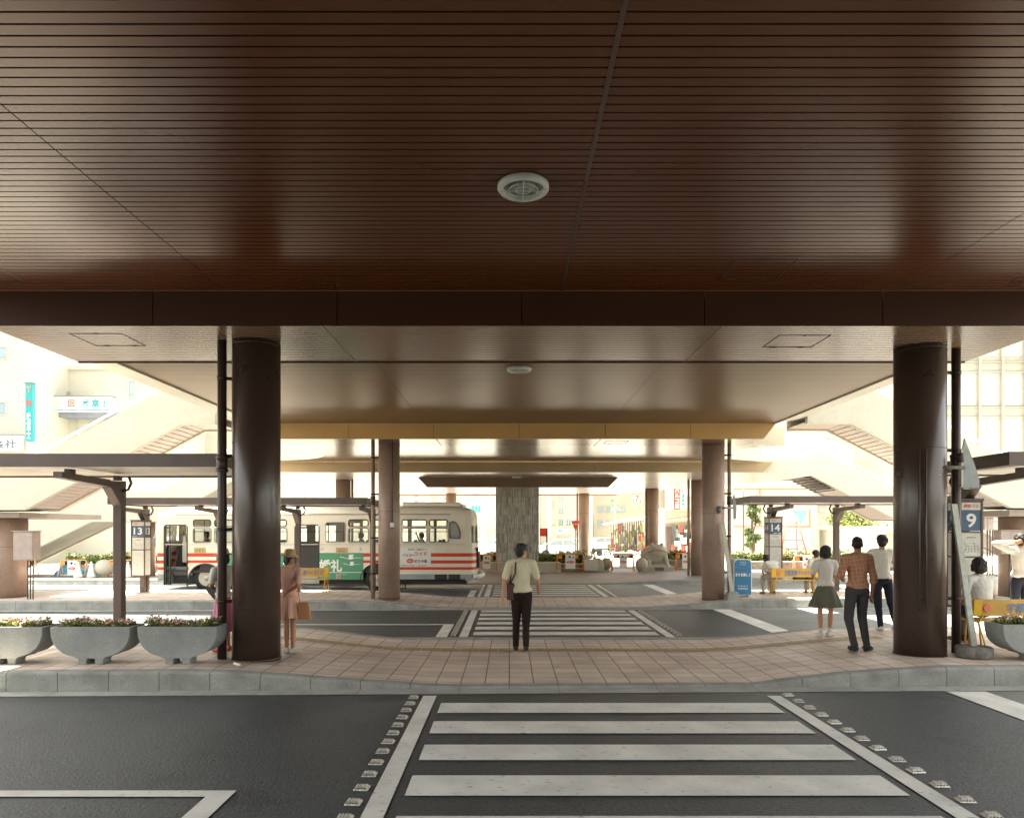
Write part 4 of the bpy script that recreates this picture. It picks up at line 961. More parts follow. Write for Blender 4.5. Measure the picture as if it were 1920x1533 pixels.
# stone frog
random.seed(3)
t = thing('stone_frog', 'large pale stone frog statue sitting on a plinth under the far column', 'statue', (PX(1228,32.6), 32.6, .2))
s = MB(); X0 = PX(1228, 32.6)
s.ell((X0-.05, 32.8, .86), (.60,.52,.50), 20, 14); s.ell((X0+.08, 32.6, 1.04), (.50,.42,.36), 20, 14)
s.ell((X0-.18, 32.45, 1.37), (.11,.10,.10)); s.ell((X0+.28, 32.45, 1.37), (.11,.10,.10)); s.ell((X0+.05, 32.5, 1.24), (.36,.3,.13))
s.cap((X0+.42, 32.5, .9), (X0+.52, 32.35, .42), .14, .09); s.cap((X0+.52, 32.35, .45), (X0+.50, 32.15, .38), .09, .06)
for k in range(3): s.cap((X0+.50, 32.2, .37), (X0+.40+k*.09, 32.02, .36), .045, .035)
s.cap((X0-.40, 32.45, .75), (X0-.30, 32.3, .45), .13, .09); s.ell((X0-.48, 32.8, .62), (.22,.34,.26)); s.ell((X0+.42, 32.95, .6), (.24,.32,.24)); s.box(X0-.6, X0+.65, 32.2, 33.3, .35, .45)
remesh(s, 'body', mat('pale_granite', (.40,.37,.30)), t, .03, 3, off=Vector(t.location)); t.children[0].data.transform(Matrix.Translation(-t.location))
s = MB(); s.bbox(X0-.72, X0+.78, 32.0, 33.5, .15, .40, .02); s.build('plinth', mat('pale_granite', (.40,.37,.30)), t)
s = MB(); s.box(X0-.12, X0+.28, 31.98, 31.998, .22, .36); s.build('name_plate', mat('dark_plaque', (.10,.10,.09)), t)
s = MB(); s.tube([(X0-.40, 32.35, 1.02), (X0-.1, 32.16, 1.12), (X0+.25, 32.16, 1.12), (X0+.52, 32.38, 1.02)], .012, 6); s.build('mouth_line', M['soil'], t)
# ================================================================== HEDGES
def hedge(x0, x1, y0, y1, z0, z1, label, n, seed, m1='leaf1', m2='leaf2'):
    random.seed(seed); t = thing('hedge', label, 'hedge', ((x0+x1)/2, (y0+y1)/2, z0))
    def fn():
        x = random.uniform(x0, x1); y = random.uniform(y0, y1) if random.random() < .5 else y0+abs(random.gauss(0,.06)); 
        top = z1-.06+.07*math.sin(x*2.1+seed)+.05*math.sin(x*5.7)
        z = random.uniform(z0, top)+random.gauss(0,.03)
        return (x, y, z), random.choice([M[m1], M[m1], M[m2]])
    leaves(n, fn, .065).build('foliage', None, t)
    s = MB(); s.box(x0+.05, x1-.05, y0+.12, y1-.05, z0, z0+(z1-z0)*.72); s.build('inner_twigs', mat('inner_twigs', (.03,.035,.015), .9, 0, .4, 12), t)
hedge(PX(1000,33.5), PX(1098,33.5), 32.9, 34.4, .50, 1.05, 'low yellow-green planting right of the stone pillar', 1600, 1, 'leaf2', 'leaf2')
hedge(PX(890,33.5), PX(930,33.5), 32.9, 34.4, .58, 1.0, 'low yellow-green planting left of the stone pillar', 700, 2, 'leaf2', 'leaf2')
hedge(PX(1252,33.6), PX(1292,33.6), 33.2, 34.4, .55, 1.08, 'clipped green planting right of the stone frog', 700, 4)
hedge(PX(1372,33.6), PX(1700,33.6), 33.2, 34.6, .42, 1.06, 'long clipped hedge behind the right bus shelter', 4200, 5)
hedge(PX(122,31), PX(300,31), 31, 32.2, .55, 1.05, 'clipped dark hedge behind the left barricades', 2400, 6)
def stonewall(x0, x1, y, z1, label):
    t = thing('stone_wall', label, 'wall', ((x0+x1)/2, y, .2)); s = MB(); s.box(x0, x1, y, y+.35, .1, z1); s.build('wall_panel', mat('rubble_stone', (.22,.21,.18)), t)
    s = MB(); s.box(x0-.02, x1+.02, y-.03, y+.38, z1+.001, z1+.07); s.build('coping', M['kerb'], t)
stonewall(PX(1252,33), PX(1295,33), 32.8, .60, 'rubble stone wall right of the frog statue'); stonewall(PX(1372,33), PX(1700,33), 32.8, .52, 'long rubble stone wall under the right hedge')
stonewall(PX(122,31), PX(300,31), 30.6, .5, 'low stone wall under the left hedge')
# blue tarpaulin heaps left
random.seed(9)
for (px, lab) in ((185, 'crumpled blue sheet behind the white stone ball'), (133, 'crumpled blue sheet behind the middle left barricade')):
    s = MB(); X_ = PX(px, 28.6); rings = []
    for i in range(6):
        q = 1-i/5.2; rings.append([(X_+math.cos(a*math.pi/8)*.75*q*random.uniform(.85,1.15), 28.6+math.sin(a*math.pi/8)*.4*q, .2+.5*math.sin(i/5*math.pi/2)*random.uniform(.85,1.1)) for a in range(16)])
    s.rings(rings, smooth=False); o = s.build('blue_sheet', mat('blue_tarp', (.12,.36,.50), .6, 0, .15, 6, bump=.5, bscale=10), off=Vector((X_, 28.6, .2))); tag(o, lab, 'tarpaulin')
# ladder
t = thing('a_frame_ladder', 'tall thin red A-frame ladder behind the second bench', 'ladder', (PX(1488,31), 31, .2))
for sg in (-1, 1):
    s = MB(); s.tube([(PX(1488,31)+sg*.72, 30.8, .2), (PX(1488,31)+sg*.22, 31.2, 2.62)], .02, 6); s.tube([(PX(1488,31)+sg*.45, 31.6, .2), (PX(1488,31)+sg*.20, 31.25, 2.60)], .018, 6); s.build('rail', flat('red_ladder', (.5,.10,.06)), t)
s = MB()
for k in range(6): u = .12+k*.155; hw = .72-(.5)*u; s.tube([(PX(1488,31)-hw, 30.8+.4*u, .2+2.42*u), (PX(1488,31)+hw, 30.8+.4*u, .2+2.42*u)], .014, 6)
s.build('rung', flat('red_ladder', (.5,.10,.06)), t)
# ================================================================== LAMP POSTS, POLES
def pole(px, y, ztop, r, label, name='lamp_post', m_='steel'):
    s = MB(); X_ = PX(px, y); s.tube([(X_, y, .1), (X_, y, 1.0)], r*1.7, 10); s.tube([(X_, y, 1.0), (X_, y, ztop)], [r, r*.8], 10)
    o = s.build(name, M[m_], off=Vector((X_, y, .1))); tag(o, label, 'pole')
pole(1394, 36, 5.5, .045, 'slim grey lamp post right of the second-row right column')
pole(1448, 40, 3.0, .16, 'thick pale grey pole beside the bus stop sign 14', 'utility_pole')
pole(1569, 40, 2.8, .14, 'pale grey pole behind the shelter post', 'utility_pole')

# ================================================================== THE BUS
BY, BW = 23.68, 2.35           # near side, width
bus = thing('bus', 'old cream bus with red stripes, green advert and open front door, facing left', 'bus', (-6.5, BY+BW/2, 0))
bcream = mat('bus_cream_paint', (.72,.66,.54), .4, 0, .07, 1.2, fine=.03, fscale=14, coat=.3); bred = mat('bus_red_stripe', (.58,.045,.015), .5, 0, .08, 2)
bgrey = mat('bus_grey_skirt', (.33,.35,.35), .45, .1, .10, 2); rubber = M['black']; trim = mat('bus_window_trim', (.04,.04,.04), .5)
def bx(px): return PX(px, BY)
def bz(py): return PZ(py, BY)
XF, XR = bx(301), bx(873)      # straight part of the side
zsk, zwb, zwt, zroof = .40, bz(1019), bz(972), bz(965)
low = [(362,396),(402,446),(452,496),(502,538),(653,691),(699,746),(754,800),(805,840)]
holes = [(308,351,bz(1098),bz(984)), (553,598,.42,bz(984)), (611,647,bz(1016),bz(979))]
for a, c in low: holes += [(a, c, bz(1016.5), bz(990)), (a+.5, c-1, bz(986.5), bz(974))]
holes = [(bx(a), bx(c), z0, z1) for a, c, z0, z1 in holes]
wheels = [(bx(385), .435), (bx(707), .435)]
def side_wall(y, holes, name, mirror=False):
    xs = sorted(set([XF, XR]+[h[0] for h in holes]+[h[1] for h in holes]+[w_[0]-.56 for w_ in wheels]+[w_[0]+.56 for w_ in wheels]))
    zs = sorted(set([zsk, .57, .95, bz(1052), bz(1029), bz(1019), zroof, .72,.81,.93,1.04,1.16,1.28]+[h[2] for h in holes]+[h[3] for h in holes]))
    s = MB(); dep = .03 if not mirror else -.03
    for x0, x1 in zip(xs, xs[1:]):
        for z0, z1 in zip(zs, zs[1:]):
            cx_, cz = (x0+x1)/2, (z0+z1)/2
            if cx_ < XF or cx_ > XR or cz < zsk or cz > zroof: continue
            if any(h[0] < cx_ < h[1] and h[2] < cz < h[3] for h in holes): continue
            if cz < .95 and any(abs(cx_-w_[0]) < .56 for w_ in wheels): continue
            m_ = bgrey if cz < .57 else bred if (.72 < cz < .81 or .93 < cz < 1.04 or 1.16 < cz < 1.28) else bcream
            s.use(m_).box(x0, x1, min(y, y+dep), max(y, y+dep), z0, z1)
    # wheel arches: fill the corners round the arch
    for wx, r in wheels:
        for sg in (-1, 1):
            pts = [(wx+sg*.56, .95)]+[(wx+sg*.56*math.cos(R(a)), .40+.52*math.sin(R(a))) for a in range(0, 91, 10)]+[(wx, .95)]
            s.use(bcream).prism(pts if sg < 0 else pts[::-1], min(y, y+dep), max(y, y+dep))
    s.build(name, None, bus)
side_wall(BY, holes, 'near_side')
fh = [h for h in holes if h[2] > 1.3]+[(bx(330), bx(356), bz(1016), bz(974))]
side_wall(BY+BW, [h for h in holes[2:]]+[(bx(308), bx(351), bz(1016), bz(984)), (bx(556), bx(598), bz(1016), bz(984))], 'far_side', True)
# roof, swept with rounded ends
s = MB(); s.use(bcream); rings = []
zc = [0, .05, .13, .20, .25]
def roof_ring(x, sc_, lift):
    pts = []
    hw = BW/2*sc_; ym = BY+BW/2
    for a in range(0, 181, 12):
        ca, sa = math.cos(R(a)), math.sin(R(a)); e = .55
        pts.append((x, ym-hw*math.copysign(abs(ca)**e, ca), zroof-lift+(.34*(abs(sa)**.8))*sc_))
    return pts
for x, sc_, lf in ((bx(298), .80, .30), (bx(302), .90, .14), (bx(312), .97, .04), (bx(330), 1, 0), (bx(600), 1, 0), (bx(845), 1, 0), (bx(866), .985, .02), (bx(880), .95, .09), (bx(888), .88, .22)): rings.append(roof_ring(x, sc_, lf))
s.rings(rings, False, False, smooth=True, close=False); s.build('roof', None, bus)
s = MB(); s.use(flat('gutter_rust', (.13,.07,.04)))
s.tube([(bx(330), BY-.012, zroof+.02), (bx(845), BY-.012, zroof+.02)], .011, 6); s.build('rain_gutter', None, bus)
s = MB(); s.bbox(bx(752), bx(862), BY+.25, BY+2.1, zroof+.30, zroof+.44, .04); s.use(flat('dark_end', (.1,.08,.06))).box(bx(862)+.002, bx(868), BY+.4, BY+1.9, zroof+.2, zroof+.36); s.m[0] = bcream; s.mi = [0 if i < 26 else 1 for i in range(len(s.f))]; s.m = [bcream, flat('dark_end', (.1,.08,.06))]; s.build('roof_unit', None, bus)
# rear end: curved corners with window bands
def cap_end(x0, dirn, name, length, zt_):
    s = MB(); n_ = 12; ym = BY+BW/2; prof = []
    for i in range(n_+1):
        a = R(-90+180*i/n_); e = .42
        prof.append((x0+dirn*length*abs(math.cos(a))**e, ym+BW/2*math.copysign(abs(math.sin(a))**.75, math.sin(a))))
    bands = [(.34,.57,bgrey,0),(.57,.72,bcream,0),(.72,.81,bred,0),(.81,.93,bcream,0),(.93,1.04,bred,0),(1.04,1.16,bcream,0),(1.16,1.28,bred,0),(1.28,1.45,bcream,0),(1.45,1.62,bcream,.02),(1.62,2.20,None,.06),(2.20,zt_,bcream,.12),(zt_,zt_+.16,bcream,.30)]
    def pt(p, z, ins): return (x0+(p[0]-x0)*(1-ins) - dirn*0, ym+(p[1]-ym)*(1-ins*.25), z)
    insn = 0
    for z0, z1, m_, ins in bands:
        for i in range(n_):
            mm_ = m_
            if m_ is None: mm_ = bcream if i in (0, n_-1, n_//2-0) else M['glass']
            s.use(mm_).poly([pt(prof[i], z0, insn), pt(prof[i+1], z0, insn), pt(prof[i+1], z1, ins), pt(prof[i], z1, ins)] if dirn > 0 else [pt(prof[i+1], z0, insn), pt(prof[i], z0, insn), pt(prof[i], z1, ins), pt(prof[i+1], z1, ins)], smooth=True)
        insn = ins
    s.build(name, None, bus)
cap_end(XR, 1, 'rear_end', bx(893)-XR, zroof); cap_end(XF, -1, 'front_end', .22, zroof)
# quarter window at the rear (dark framed), rear bumper, plate
qw = [(844,1008),(862,1009),(863,1000),(860,989),(855,980),(849,977),(845,979),(843,985)]
s = MB(); s.prism([(bx(a), bz(c)) for a, c in qw][::-1], BY-.012, BY-.004); s.build('quarter_window', mat('smoky_bus_glass', (.30,.32,.30), .06, 0, .2, 3), bus)
s = MB(); s.tube([(bx(a), BY-.014, bz(c)) for a, c in qw+[qw[0]]], .018, 6); s.build('window_seal', trim, bus)
s = MB(); s.tube([(bx(888), BY+.05, .50), (bx(899), BY+.25, .50), (bx(903), BY+1.1, .50), (bx(899), BY+2.1, .50), (bx(888), BY+2.3, .50)], .085, 10); s.build('bumper', M['white'], bus)
s = MB(); s.box(bx(893)+.02, bx(896), BY+.55, BY+1.7, .75, 1.3); s.build('rear_panel', M['dark'], bus)
s = MB(); s.box(bx(893), bx(895.5), BY+.35, BY+.75, 1.33, 1.45); s.build('number_plate', M['dark'], bus)
# window frames and glass
for h in holes[2:]:
    s = MB(); x0, x1, z0, z1 = h; r = .05
    s.tube([(x0+r, BY-.006, z0), (x1-r, BY-.006, z0), (x1, BY-.006, z0+r), (x1, BY-.006, z1-r), (x1-r, BY-.006, z1), (x0+r, BY-.006, z1), (x0, BY-.006, z1-r), (x0, BY-.006, z0+r), (x0+r, BY-.006, z0)], .017, 6)
    up_ = z0 > 2.0; fr = s.build('window_frame', trim if up_ else mat('window_alu', (.30,.30,.28), .4, .6), bus)
    s = MB(); s.box(x0, x1, BY+.012, BY+.016, z0, z1)
    s.build('window_pane', M['glass'], fr, off=Vector(bus.location))
# interior: floor, dark wheel wells, seats, rails
s = MB(); s.use(M['dark']).box(XF, XR, BY+.04, BY+BW-.04, .62, .70); s.use(mat('bus_ceiling', (.45,.45,.42), .7)).box(XF+.2, XR-.2, BY+.15, BY+BW-.15, zroof+.05, zroof+.08)
s.use(M['dark']).box(XF+1.3, XR, BY+.05, BY+.08, .62, 1.52); s.use(M['dark']).box(XF, XR, BY+BW-.08, BY+BW-.05, .62, 1.52)
s.build('interior', None, bus)
seatm = mat('bus_seat_vinyl', (.10,.12,.14), .6, 0, .2, 5)
for px in (400, 446, 492, 655, 700, 745, 792, 830):
    for yy in (BY+.25, BY+BW-.75):
        s = MB(); x_ = bx(px)+.15; s.bbox(x_, x_+.42, yy, yy+.48, 1.08, 1.16, .02); s.bbox(x_+.36, x_+.44, yy, yy+.48, 1.17, 1.72, .02); s.box(x_+.1, x_+.3, yy+.1, yy+.35, .70, 1.08); s.build('bus_seat', seatm, bus)
s = MB()
for px in (360, 545, 602, 690, 800): s.tube([(bx(px), BY+.95, .7), (bx(px), BY+.95, zroof)], .017, 6)
s.tube([(XF+.6, BY+.9, 2.0), (XR-.3, BY+.9, 2.0)], .014, 6); s.tube([(XF+.6, BY+1.5, 2.0), (XR-.3, BY+1.5, 2.0)], .014, 6); s.build('hand_rail', M['steel'], bus)
# open front door: steps and folded leaf; middle door recess
s = MB(); st = mat('bus_step_grey', (.38,.40,.40), .5, 0, .15, 4)
s.use(st).box(bx(309), bx(351), BY+.06, BY+.75, bz(1097), bz(1094)); s.box(bx(309), bx(351), BY+.40, BY+.44, bz(1094)+.001, bz(1066)); s.box(bx(309), bx(351), BY+.44, BY+.8, bz(1066), bz(1064)); s.use(M['dark']).box(bx(309), bx(325), BY+.8, BY+.84, .62, 1.5)
s.build('door_steps', None, bus)
d = MB(); d.box(bx(309), bx(316), BY+.02, BY+.32, bz(1095), bz(986)); dr = d.build('door', M['glass'], bus)
d = MB()
for (a, c) in ((309,311),(317,319)): d.box(bx(a), bx(c), BY+.0, BY+.05, bz(1096), bz(985))
d.tube([(bx(322), BY+.1, bz(1080)), (bx(331), BY+.12, bz(1030))], .016, 6); d.build('door_frame', trim, dr, off=Vector(bus.location))
d = MB(); x0, x1, z0, z1 = holes[0]; r = .06; d.tube([(x0, BY-.006, z0), (x0, BY-.006, z1-r), (x0+r, BY-.006, z1), (x1-r, BY-.006, z1), (x1, BY-.006, z1-r), (x1, BY-.006, z0)], .02, 6); d.build('door_seal', trim, bus)
d = MB(); x0, x1, z0, z1 = holes[1]; d.tube([(x0, BY-.006, z0), (x0, BY-.006, z1-r), (x0+r, BY-.006, z1), (x1-r, BY-.006, z1), (x1, BY-.006, z1-r), (x1, BY-.006, z0)], .02, 6); d.build('door_seal', trim, bus)
d = MB(); d.box(x0+.02, x1-.02, BY+.10, BY+.14, bz(1094), bz(1064)); d.build('door_step', st, bus)
d = MB(); d.box(x0+.01, x1-.01, BY+.9, BY+.93, .7, 1.55); d.build('partition', M['dark'], bus)
d = MB(); d.box(bx(329), bx(338), BY+.5, BY+.75, .95, 1.65); d.box(bx(330), bx(336), BY+.5, BY+.7, 1.66, 1.85); d.build('fare_box', M['offwhite'], bus)
# wheels
for wx, r in wheels:
    for yy, nm in ((BY+.06, 1), (BY+BW-.34, 0)):
        s = MB(); prof = [(r*.62, yy), (r*.93, yy+.01), (r, yy+.05), (r, yy+.23), (r*.93, yy+.27), (r*.62, yy+.28)]
        s.rings([[(wx+math.cos(2*math.pi*j/36)*q, y_, r+math.sin(2*math.pi*j/36)*q) for j in range(36)] for q, y_ in prof], False, False, smooth=True); ty = s.build('tyre', M['black'], bus)
        s = MB(); prof = [(r*.62, yy+.02), (r*.60, yy+.06), (r*.40, yy+.09), (r*.22, yy+.05), (r*.20, yy+.0), (.01, yy-.01)]
        s.rings([[(wx+math.cos(2*math.pi*j/30)*q, y_, r+math.sin(2*math.pi*j/30)*q) for j in range(30)] for q, y_ in prof], smooth=True)
        for k in range(8): s.ell((wx+math.cos(k*math.pi/4)*r*.30, yy+.045, r+math.sin(k*math.pi/4)*r*.30), (.018,.02,.018), 8, 5)
        rm_ = s.build('rim', mat('bus_rim', (.52,.47,.38), .5, .1, .15, 6), bus)
        s = MB()
        for k in range(8): s.ell((wx+math.cos(k*math.pi/4+.39)*r*.50, yy+.070, r+math.sin(k*math.pi/4+.39)*r*.50), (.03,.012,.018), 8, 5)
        s.build('vent_hole', M['dark'], rm_, off=Vector(bus.location))
    s = MB(); s.prism([(wx+.54*math.cos(R(a)), .40+.50*math.sin(R(a))) for a in range(0, 181, 12)], BY+.40, BY+.6); s.build('wheel_well', M['backing'], bus)
s = MB()
for wx, r in wheels: s.tube([(wx+.56*math.cos(R(a)), BY-.004, .40+.52*math.sin(R(a))) for a in range(0, 181, 10)], .02, 6)
s.build('arch_trim', trim, bus)
s = MB(); s.box(XF+.3, XR, BY+.3, BY+BW-.3, .22, .50); s.box(bx(740), bx(744), BY+.2, BY+.3, .0, .3); s.box(bx(757), bx(759), BY+.2, BY+.3, .06, .3); s.build('chassis', M['dark'], bus)
for a, c in ((815,838),(841,863)):
    s = MB()
    for k in range(6): s.box(bx(a), bx(c), BY-.010, BY-.004, .40+k*.028, .415+k*.028)
    s.box(bx(a), bx(c), BY-.004, BY-.001, .395, .57); s.build('vent_grille', M['dark'], bus)
s = MB(); s.box(bx(750), bx(808), BY-.02, BY-.004, .585, .615); s.build('side_moulding', M['white'], bus)
# adverts
def advert(a, c, t0, t1, m_, name='advert_panel'):
    s = MB(); s.box(bx(a), bx(c), BY-.012, BY-.004, bz(t1), bz(t0)); return s.build(name, m_, bus)
advert(416, 552, 1036, 1086, M['green']); g2 = advert(598, 681, 1036, 1086, M['green'])
s = MB(); s.box(bx(598), bx(681), BY-.016, BY-.0125, bz(1073), bz(1072)); s.build('advert_line', M['white'], bus)
text('婚礼', .78, .42, (bx(620), BY-.014, bz(1060)), M['white'], bus, bold=.03); text('う', .33, .38, (bx(540), BY-.014, bz(1058)), M['white'], bus, bold=.03); text('おしどり', 1.5, .38, (bx(478), BY-.014, bz(1060)), M['white'], bus, bold=.03)
text('センターバイパス', .35, .05, (bx(640), BY-.014, bz(1076)), M['white'], bus)
text('バ', .12, .12, (bx(604), BY-.005, bz(1029)), flat('brown_lettering', (.30,.16,.08)), bus, bold=.01); text('ス', .12, .12, (bx(676), BY-.005, bz(1029)), flat('brown_lettering', (.30,.16,.08)), bus, bold=.01)
s = MB()
for k in range(2):
    for j in range(2): s.prism([(bx(632)+k*.09+.04*math.cos(a), bz(1081)+j*.075-.03+.034*math.sin(a)) for a in [2*math.pi*i/10 for i in range(10)]], BY-.016, BY-.0125)
s.build('advert_flowers', flat('pinkish_marks', (.65,.25,.18)), bus)
def crane(px, py, sc_):
    x, z = bx(px), bz(py); s = MB(); y0, y1 = BY-.016, BY-.0125
    s.prism([(x-.10*sc_, z-.02*sc_), (x+.02*sc_, z-.045*sc_), (x+.12*sc_, z-.01*sc_), (x+.08*sc_, z+.04*sc_), (x+.12*sc_, z+.14*sc_), (x+.05*sc_, z+.11*sc_), (x+.01*sc_, z+.14*sc_), (x-.02*sc_, z+.10*sc_), (x-.06*sc_, z+.12*sc_), (x-.05*sc_, z+.03*sc_)], y0, y1)
    s.prism([(x-.38*sc_, z+.045*sc_), (x-.30*sc_, z+.055*sc_), (x-.09*sc_, z-.012*sc_), (x-.10*sc_, z-.02*sc_), (x-.30*sc_, z+.03*sc_)], y0-.002, y1-.002)
    s.prism([(x+.11*sc_, z+.0*sc_), (x+.40*sc_, z+.01*sc_), (x+.42*sc_, z+.02*sc_), (x+.11*sc_, z+.02*sc_)], y0-.002, y1-.002)
    s.build('crane_emblem', M['white'], bus)
crane(657, 1046, 1.0); crane(659, 1058, .8)
advert(742, 808, 1027, 1062, M['white'])
text('日光へ 鬼怒川へ', .62, .07, (bx(783), BY-.014, bz(1029.5)), M['dark'], bus, bold=.01); text('パルコー', .42, .10, (bx(766), BY-.014, bz(1040)), M['blue'], bus, bold=.02); text('ワイド', .42, .13, (bx(789), BY-.014, bz(1037.5)), M['red'], bus, bold=.02)
s = MB(); s.prism([(bx(769)+.12*math.cos(a), bz(1051)+.075*math.sin(a)) for a in [2*math.pi*i/20 for i in range(20)]], BY-.018, BY-.0125); s.build('oval_mark', M['red'], bus)
text('NaKa', .16, .055, (bx(769), BY-.019, bz(1051)), M['white'], bus, bold=.01)
text('機工中富', .42, .10, (bx(789), BY-.014, bz(1051.5)), M['dark'], bus, bold=.02); text('宇都宮市中央通り', .48, .04, (bx(765), BY-.014, bz(1059.5)), M['blue'], bus, bold=.01); text('33-6666', .3, .04, (bx(791), BY-.014, bz(1059.5)), M['red'], bus, bold=.01)
for (px, w_) in ((375, 22), (641, 22)):
    s = MB(); s.box(bx(px-w_/2), bx(px+w_/2), BY-.014, BY-.004, bz(1037), bz(1026)); s.build('route_plate', flat('tan_plate', (.45,.33,.16)), bus); text('いすゞ' if px < 400 else 'ふじ', .26, .10, (bx(px), BY-.015, bz(1031.5)), M['soil'], bus, bold=.01)
s = MB(); s.tube([(bx(301), BY-.15, 1.95), (bx(297), BY-.22, 1.9), (bx(297), BY-.22, 1.5)], .014, 6); s.ell((bx(296), BY-.24, 1.68), (.04,.03,.16)); s.build('mirror', M['steel'], bus)
s = MB()
for px in (312,356,400,449,499,545,603,650,695,750,803,842):
    s.box(bx(px)-.004, bx(px)+.004, BY-.002, BY-.0005, bz(1026), bz(1019)); 
s.box(XF, XR, BY-.01, BY-.0005, bz(1021), bz(1019.5)); s.build('belt_line', mat('belt_line_paint', (.5,.48,.42)), bus)
# ================================================================== PEOPLE
def lp(a, b, t): return Vector(a)*(1-t)+Vector(b)*t
def hand(b, wrist, d, side, s=1.0, curl=.5, pn=None):
    """palm, four unequal bent fingers and a thumb; d = direction of the hand, side = which way the thumb leaves"""
    d = Vector(d).normalized(); th = Vector(side).normalized(); nrm = d.cross(th).normalized() if pn is None else Vector(pn).normalized()
    w_ = Vector(wrist)
    b.cap(w_-d*.02, w_+d*.07*s, .021*s, .026*s, 8)
    for k in (-1.5, -.5, .5, 1.5): b.cap(w_+d*.03*s+th*k*.008*s, w_+d*.088*s+th*k*.019*s, .013*s, .0115*s, 6)
    for k, L in ((1.5,.068),(.5,.078),(-.5,.072),(-1.5,.056)):
        k0 = w_+d*.088*s+th*k*.019*s; m = k0+(d*math.cos(curl*.6)+nrm*math.sin(curl*.6))*L*.5*s; e = m+(d*math.cos(curl*1.7)+nrm*math.sin(curl*1.7))*L*.5*s
        b.cap(k0, m, .0100*s, .0090*s, 6); b.cap(m, e, .0090*s, .0075*s, 6)
    k0 = w_+d*.025*s+th*.022*s; m = k0+(d*.65+th*.75)*.035*s; e = m+(d*.95+th*.2+nrm*.25)*.032*s
    b.cap(k0, m, .0125*s, .0110*s, 6); b.cap(m, e, .0110*s, .0085*s, 6)
STAND = dict(pelvis=(0,0,.93), waist=(0,0,1.06), chest=(0,0,1.27), neck=(0,-.01,1.43), head=(0,.01,1.585),
    shL=(-.175,0,1.385), shR=(.175,0,1.385), elL=(-.235,-.03,1.11), elR=(.235,-.03,1.11), wrL=(-.245,.04,.86), wrR=(.245,.04,.86),
    hiL=(-.085,0,.90), hiR=(.085,0,.90), knL=(-.09,.015,.48), knR=(.09,.015,.48), anL=(-.095,-.02,.085), anR=(.095,-.02,.085))
SIT = dict(STAND, pelvis=(0,0,.54), waist=(0,-.01,.67), chest=(0,.0,.88), neck=(0,.01,1.04), head=(0,.03,1.195),
    shL=(-.175,0,.995), shR=(.175,0,.995), elL=(-.22,.06,.74), elR=(.22,.06,.74), wrL=(-.12,.27,.62), wrR=(.12,.27,.62),
    hiL=(-.085,.02,.52), hiR=(.085,.02,.52), knL=(-.10,.42,.50), knR=(.10,.42,.50), anL=(-.11,.44,.085), anR=(.11,.44,.085))
